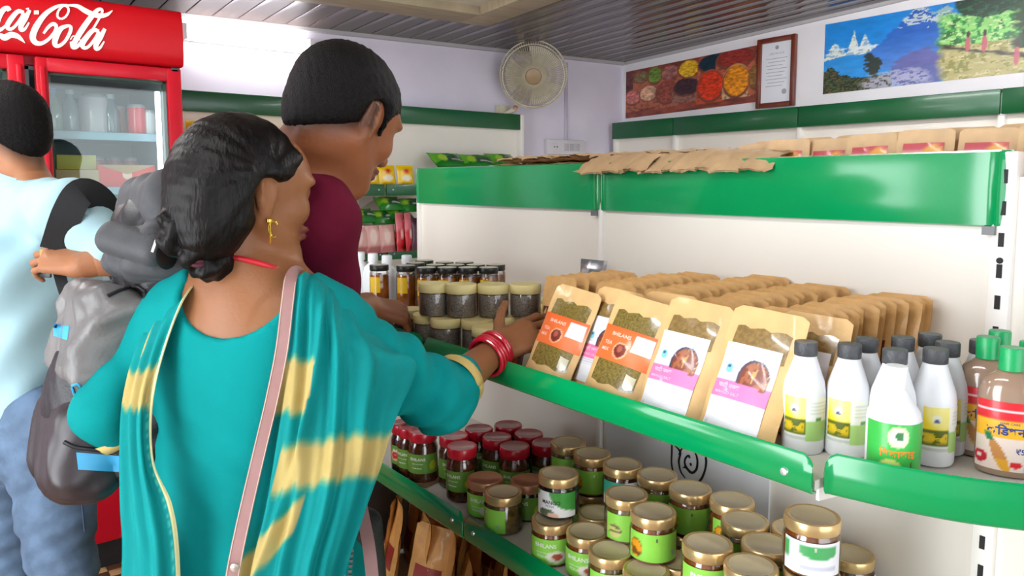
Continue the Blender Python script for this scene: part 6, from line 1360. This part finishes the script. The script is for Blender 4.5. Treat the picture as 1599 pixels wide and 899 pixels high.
def trousers(root, HP, legs_, g, col, name, h=.010, fn=None, wv=.0025):
    return soft_obj('trousers', [sdf_mesh(legs_, h, fn or foldnoise(((25, 30, 70), 0, wv), ((-30, 45, 90), 1, wv)))], mat(name, col, .8, var=.22, vscale=14, bump=.2, bscale=500), root)
tr = [ell(HP - UP * .02, (.125, .165, .12), RB, .06)]
for q in (-1, 1):
    hj = HP + rb * q * .09 - UP * .03; an = hj * np.array([1, 1, 0]) + UP * .07 + rb * q * .03; kn = (hj + an) / 2 + fb * .03 + UP * .03; tr += [cap(hj, kn, .100, .074, .05), cap(kn, an, .074, .062, .03)]
P1_(trousers(mn, HP, tr, .01, '#23262e', 'trousers_dark', .012))

# backpack on his back
bp = thing('backpack', 'bulky black and grey backpack with blue print on the bending man\'s back', 'backpack', A(235, 520, 1.27))
def P2_(o): o.matrix_parent_inverse = Matrix.Translation(-Vector(bp.location)); return o
top, bot = A(292, 330, 1.31), A(205, 715, 1.26)
up_ = (top - bot) / np.linalg.norm(top - bot); bk = -fb * 1.0; bk = bk - up_ * (bk @ up_); bk /= np.linalg.norm(bk); wd_ = np.cross(up_, bk); wd_ = wd_ if wd_ @ rb > 0 else -wd_
RP_ = np.stack([wd_, bk, up_], 1); C0 = (top + bot) / 2
Q = lambda w_, d_, h_: C0 + wd_ * w_ + bk * d_ + up_ * h_
def bpd(X):
    Y = (X - C0) @ RP_; return .005 * np.sin(Y[:, 2] * 60 + 4 * np.sin(Y[:, 0] * 25) + Y[:, 1] * 30) * np.exp(-((Y[:, 2] - .03) / .13) ** 2) + .003 * np.sin(Y[:, 0] * 70 + Y[:, 2] * 45) + .0015 * np.sin(Y @ np.array([150., 90, 110]))
M_bp = mat('backpack_grey', '#37383b', 0.6, var=.15, vscale=30, bump=.25, bscale=500, sheen=.1); M_bk = mat('backpack_black', '#1d1c1f', 0.42, var=.25, vscale=10, bump=.2, bscale=300); M_pkt = mat('backpack_pocket', '#6d6a68', 0.38, var=.18, vscale=8, bump=.15, bscale=200)
P2_(soft_obj('main_compartment', [sdf_mesh([rbox(Q(0, -.02, .0), (.150, .090, .24), RP_, .06), ell(Q(0, .02, .17), (.13, .085, .085), RP_, .05), ell(Q(0, .05, -.1), (.14, .10, .13), RP_, .05)], .0065, bpd)], M_bk, bp))
P2_(soft_obj('front_pocket', [sdf_mesh([rbox(Q(-.005, .092, -.012), (.122, .050, .078), RP_, .028), cap(Q(-.11, .13, -.078), Q(.10, .13, -.078), .011, .011, .02)], .006, bpd)], M_pkt, bp))
P2_(soft_obj('lower_pocket', [sdf_mesh([rbox(Q(0, .085, -.185), (.13, .055, .085), RP_, .045)], .006, bpd)], mat('backpack_brownblack', '#2c2426', .4, var=.2, vscale=8), bp))
P2_(soft_obj('top_flap', [sdf_mesh([rbox(Q(.0, .01, .215), (.13, .085, .055), RP_, .045), rbox(Q(.03, .03, .13), (.12, .075, .05), RP_, .04)], .006, bpd)], M_bp, bp))
rl0, rl1 = A(178, 372, 1.17), A(240, 392, 1.145)
P2_(soft_obj('padded_roll', [sdf_mesh([cap(rl0, rl1, .027, .026, .01)], .005, foldnoise(((120, 60, 80), 0, .0012)))], M_bp, bp))
m = MB(); m.lathe([(.020, 0), (.022, .002), (.018, .004)], 18, R=np.stack([np.cross(frame(rl1 - rl0)[0], UP), UP, frame(rl1 - rl0)[0]], 1), c=rl1 + frame(rl1 - rl0)[0] * .0245); ro = P2_(obj('roll_end', m, mat('backpack_black2', '#121214', .6), bp))
m = MB(); m.box(A(241, 384, 1.105), (.004, .002, .020), R=np.stack([RT * .9 - UP * .3, AW, UP * .9 + RT * .35], 1)); P2_(obj('zip_pull', m, mat('pull_white', '#d8d8d4', .4), bp))
def on_pack(w_, h_, dep, size, name, mtl, tilt=0.0):
    m = MB(); m.box(Q(w_, dep, h_), size, R=RP_ @ np.array([[math.cos(tilt), 0, -math.sin(tilt)], [0, 1, 0], [math.sin(tilt), 0, math.cos(tilt)]]), bev=.0015); return P2_(obj(name, m, mtl, bp))
M_blue = mat('print_blue', '#3aa0cf', .4)
from mathutils.bvhtree import BVHTree
def pack_bvh():
    vs, fs = [], []
    for c in bp.children:
        o = len(vs); vs += [c.data.vertices[i].co.copy() for i in range(len(c.data.vertices))]; fs += [tuple(i + o for i in p.vertices) for p in c.data.polygons]
    return BVHTree.FromPolygons(vs, fs)
bv = pack_bvh()
def on_bag(px, py, off=.0015):   # where a printed mark lies on the bag's skin
    d = Vector(_ray(px, py)); h = bv.ray_cast(Vector(CAM), d.normalized())[0]
    return np.array(h) - np.array(d.normalized()) * off if h is not None else A(px, py, 1.15)
def bag_sheet(name, c, mtl, nx=10, ny=5):  # c: corners tl,tr,br,bl
    c = np.array(c, float); G = [[on_bag(*((c[0] * (1 - s) + c[1] * s) * (1 - t) + (c[3] * (1 - s) + c[2] * s) * t)) for s in np.linspace(0, 1, nx)] for t in np.linspace(0, 1, ny)]
    m = MB(); m.grid(G); return P2_(obj(name, m, mtl, bp))
bag_sheet('blue_band', [(119, 706), (192, 712), (192, 737), (122, 733)], M_blue); bag_sheet('blue_tab', [(84, 505), (108, 509), (105, 531), (83, 524)], M_blue, 6, 4)
m = MB()
for pts, wd in [([(112, 602), (122, 600), (127, 612), (118, 618), (112, 604)], 3.2), ([(118, 626), (128, 622), (134, 634), (122, 640)], 3)]:
    P_ = spline(pts, 20); m.tube([on_bag(*q, off=.0008) for q in P_], .0018, 5)
P2_(obj('print', m, M_blue, bp))
for pts, rr in [([(168, 462), (190, 452), (214, 448), (228, 456)], .003), ([(226, 458), (232, 500), (242, 545), (240, 580)], .003), ([(100, 690), (118, 698), (150, 702), (190, 706)], .003)]:
    m = MB(); m.tube([on_bag(*q, off=.001) for q in spline(pts, 22)], rr, 7); P2_(obj('zip', m, mat('zip_dark', '#18171a', .5), bp))
for side, pts in ((1, [Q(.10, -.07, .20), A(468, 300, 1.24), A(500, 318, 1.215), A(512, 380, 1.26), Q(.13, -.06, -.1)]), (-1, [Q(-.05, -.05, .22), A(312, 232, 1.44), A(352, 200, 1.47), A(400, 205, 1.52), A(420, 330, 1.60)])):
    if side == 1: continue
    sp = spline(pts, 26); m = MB(); m.tube(sp, 1, flat=(.07, .014), nrm=[UP * .8 - AW * .6 - RT * .3] * 26); P2_(obj('shoulder_strap', m, M_bp, bp))
P2_(soft_obj('yoke', [sdf_mesh([cap(A(300, 318, 1.35), A(338, 232, 1.43), .05, .048, .04), cap(A(338, 232, 1.43), A(392, 214, 1.46), .048, .03, .04)], .007, foldnoise(((60, 30, 80), 0, .002)))], M_bp, bp))
m = MB(); sp = spline([A(262, 280, 1.30), A(245, 292, 1.27), A(248, 305, 1.26), A(275, 300, 1.28)], 14); m.tube(sp, 1, flat=(.02, .004), nrm=[-AW] * 14); P2_(obj('grab_loop', m, M_bk, bp))

# ================================================================= man in the pale blue shirt
lm = thing('person', 'man in pale blue shirt and jeans, cut off at the left picture edge', 'person', A(60, 660, 1.92) * np.array([1, 1, 0]))
def P3_(o): o.matrix_parent_inverse = Matrix.Translation(-Vector(lm.location)); return o
H = A(7, 206, 1.90); f, r, u = dirs(168, 4); s = 1.0; PH_ = lambda a, b, c: H + s * (a * f + b * r + c * u)
fb, rb, _ = dirs(172); RB = np.stack([fb, rb, UP], 1)
NB = A(40, 300, 1.92); SN = A(105, 330, 1.77); SF = A(30, 325, 2.08); CH = A(52, 430, 1.93); WA = A(48, 560, 1.93); HP = A(42, 660, 1.93)
EN, WN = A(186, 400, 1.73), A(128, 415, 1.69)
EF = SF - UP * .26 + fb * .02; WF = EF + fb * .10 - UP * .20
tb = [ell(CH, (.115, .18, .17), RB, .06), ell(WA, (.115, .155, .16), RB, .07), ell(HP, (.115, .16, .12), RB, .07), cap(NB - UP * .02, SN, .06, .055, .05), cap(NB - UP * .02, SF, .06, .055, .05)]
nk_ = [cap(PH_(-.03, 0, -.05), NB - UP * .03, .056, .062, .03)]
handn = [cap(EN + (WN - EN) * .2, WN, .038, .029, .02)] + hand_prims(WN, -RT * .96 + UP * .22 + AW * .1, UP * .72 - AW * .7, AW * .4 + UP * .5 , 1.0, curl=(.55, .85, .6), thumb=(.55, .7, .4))
leg = []
hips = [A(72, 665, 1.84), A(12, 665, 2.02)]; kne = [A(88, 800, 1.82), A(8, 815, 2.04)]; ank = [kne[0] * np.array([1, 1, 0]) + RT * .03 + UP * .08, kne[1] * np.array([1, 1, 0]) + UP * .08 + RT * .02]
for a, b, c in zip(hips, kne, ank): leg += [cap(a, b, .088, .06, .05), cap(b, c, .058, .042, .03)] + feet(c * np.array([1, 1, 0]), fb, .045)
b1 = sdf_mesh(head_prims(H, f, r, u, s) + nk_ + tb[3:], .0055); b2 = sdf_mesh(tb[:3] + leg, .013); b3 = sdf_mesh(handn, .0035)
b4 = sdf_mesh([cap(SN, EN, .048, .042, .02), cap(EN, EN + (WN - EN) * .5, .042, .036, .02), cap(SF, EF, .048, .04, .02), cap(EF, WF, .04, .03, .02)] + hand_prims(WF, fb * .3 - UP, rb, fb, 1.0), .007)
P3_(soft_obj('body', [b1, b2, b3, b4], skin_mat('skin_tan'), lm, face_cols(H, f, r, u, s, '#a8714f', '#8a4f44', stub(H, f, r, u, s, 1.0, -.005))))
eyes(lm, H, f, r, u, s); P3_(short_hair(H, f, r, u, s, lm, 1.0, -.005))
M_shirt = mat('pale_blue_shirt', '#a9ccd4', 0.8, var=.04, vscale=6, bump=.08, bscale=500)
g = .014
sh = [ell(CH, (.118 + g, .18 + g, .17 + g), RB, .06), ell(WA, (.118 + g, .16 + g, .17), RB, .07), ell(HP + UP * .035, (.118 + g, .162 + g, .085), RB, .06), cap(NB - UP * .035, SN, .063 + g, .058 + g, .05), cap(NB - UP * .035, SF, .063 + g, .058 + g, .05), cap(SN, SN + (EN - SN) * .85, .068, .062, .04), cap(SF, SF + (EF - SF) * .8, .066, .06, .04), cap(NB - UP * .02 , PH_(-.03, 0, -.05), .068, .066, .006, 'sub')]
def shd(X):
    w_ = np.clip((X[:, 2] - HP[2]) / .5, 0, 1); return .006 * np.sin(X @ (RT * 34 + AW * 20 + UP * 16) + 2 * np.sin(X[:, 2] * 9)) * (1.1 - w_) + .004 * np.sin(X @ (RT * 55 - UP * 40))
P3_(soft_obj('shirt', [sdf_mesh(sh, .0085, shd)], M_shirt, lm))
ax_ = PH_(-.03, 0, -.05) - NB; ax_ /= np.linalg.norm(ax_); ax2 = UP * .93 - fb * .30; _, ca, cb = frame(ax2 / np.linalg.norm(ax2), RT)
G = []
for hh, RR in ((-.012, .082), (.012, .077), (.030, .071), (.034, .073), (.020, .084), (-.012, .097), (-.020, .098)): G.append([NB + UP * .012 + ax2 * hh + RR * (ca * math.cos(q) + cb * math.sin(q)) for q in np.linspace(0, 2 * PI, 41)])
m = MB(); m.grid(G, thick=.002); P3_(obj('collar', m, M_shirt, lm, angle=60))
jn = [ell(HP - UP * .03, (.128, .17, .12), RB, .06)]
for a, b, c in zip(hips, kne, ank): jn += [cap(a, b, .103, .080, .05), cap(b, c - UP * .02, .080, .068, .03)]
def jd(X): return .005 * np.sin(X @ (UP * 62 + RT * 30 + AW * 12) + 2.5 * np.sin(X @ (RT * 30))) * np.clip((.75 - X[:, 2]) / .3, .15, 1) + .002 * np.sin(X @ (UP * 120 - RT * 60))
P3_(trousers(lm, HP, jn, .01, '#5d748f', 'jeans_blue', .0095, jd))
m = MB(); q = spline([A(70, 668, 1.79), A(85, 664, 1.80), A(97, 650, 1.82)], 10); m.tube(q, .0022, 6)
m.tube(spline([A(104, 660, 1.80), A(122, 740, 1.79), A(132, 830, 1.79)], 14), .002, 6); P3_(obj('seam', m, mat('jeans_seam', '#3d4f68', .8), lm))
st_ = thing('shoulder_bag', 'black shoulder bag on a strap gripped by the man in pale blue', 'bag', A(170, 560, 1.80))
def P4_(o): o.matrix_parent_inverse = Matrix.Translation(-Vector(st_.location)); return o
sp = spline([A(176, 345, 1.80), A(156, 312, 1.73), A(128, 300, 1.685), A(106, 332, 1.675), A(87, 388, 1.70)], 26)
m = MB(); m.tube(sp, 1, flat=(.062, .016), nrm=[CAM - p for p in sp]); P4_(obj('padded_strap', m, mat('strap_black', '#16171a', .65, bump=.2, bscale=500), st_))
sp = spline([A(84, 380, 1.70), A(90, 415, 1.70), A(101, 455, 1.68), A(120, 500, 1.70), A(160, 540, 1.76)], 18); m = MB(); m.tube(sp, 1, flat=(.024, .004), nrm=[CAM - p for p in sp]); P4_(obj('webbing', m, mat('strap_black', '#16171a', .65, bump=.2, bscale=500), st_))
m = MB(); m.box(A(71, 426, 1.70), (.026, .006, .022), R=np.stack([RT, AW, UP], 1), bev=.002); P4_(obj('buckle', m, M_blk, st_))
m = MB(); m.box(A(67, 402, 1.70), (.012, .004, .04), R=np.stack([RT, AW, UP], 1), bev=.001); P4_(obj('ribbon', m, mat('ribbon_ochre', '#b98f4a', .6), st_))
P4_(soft_obj('bag_body', [sdf_mesh([rbox(A(178, 600, 1.85), (.10, .06, .13), np.stack([RT, AW, UP], 1), .04)], .010)], mat('strap_black', '#16171a', .65), st_))
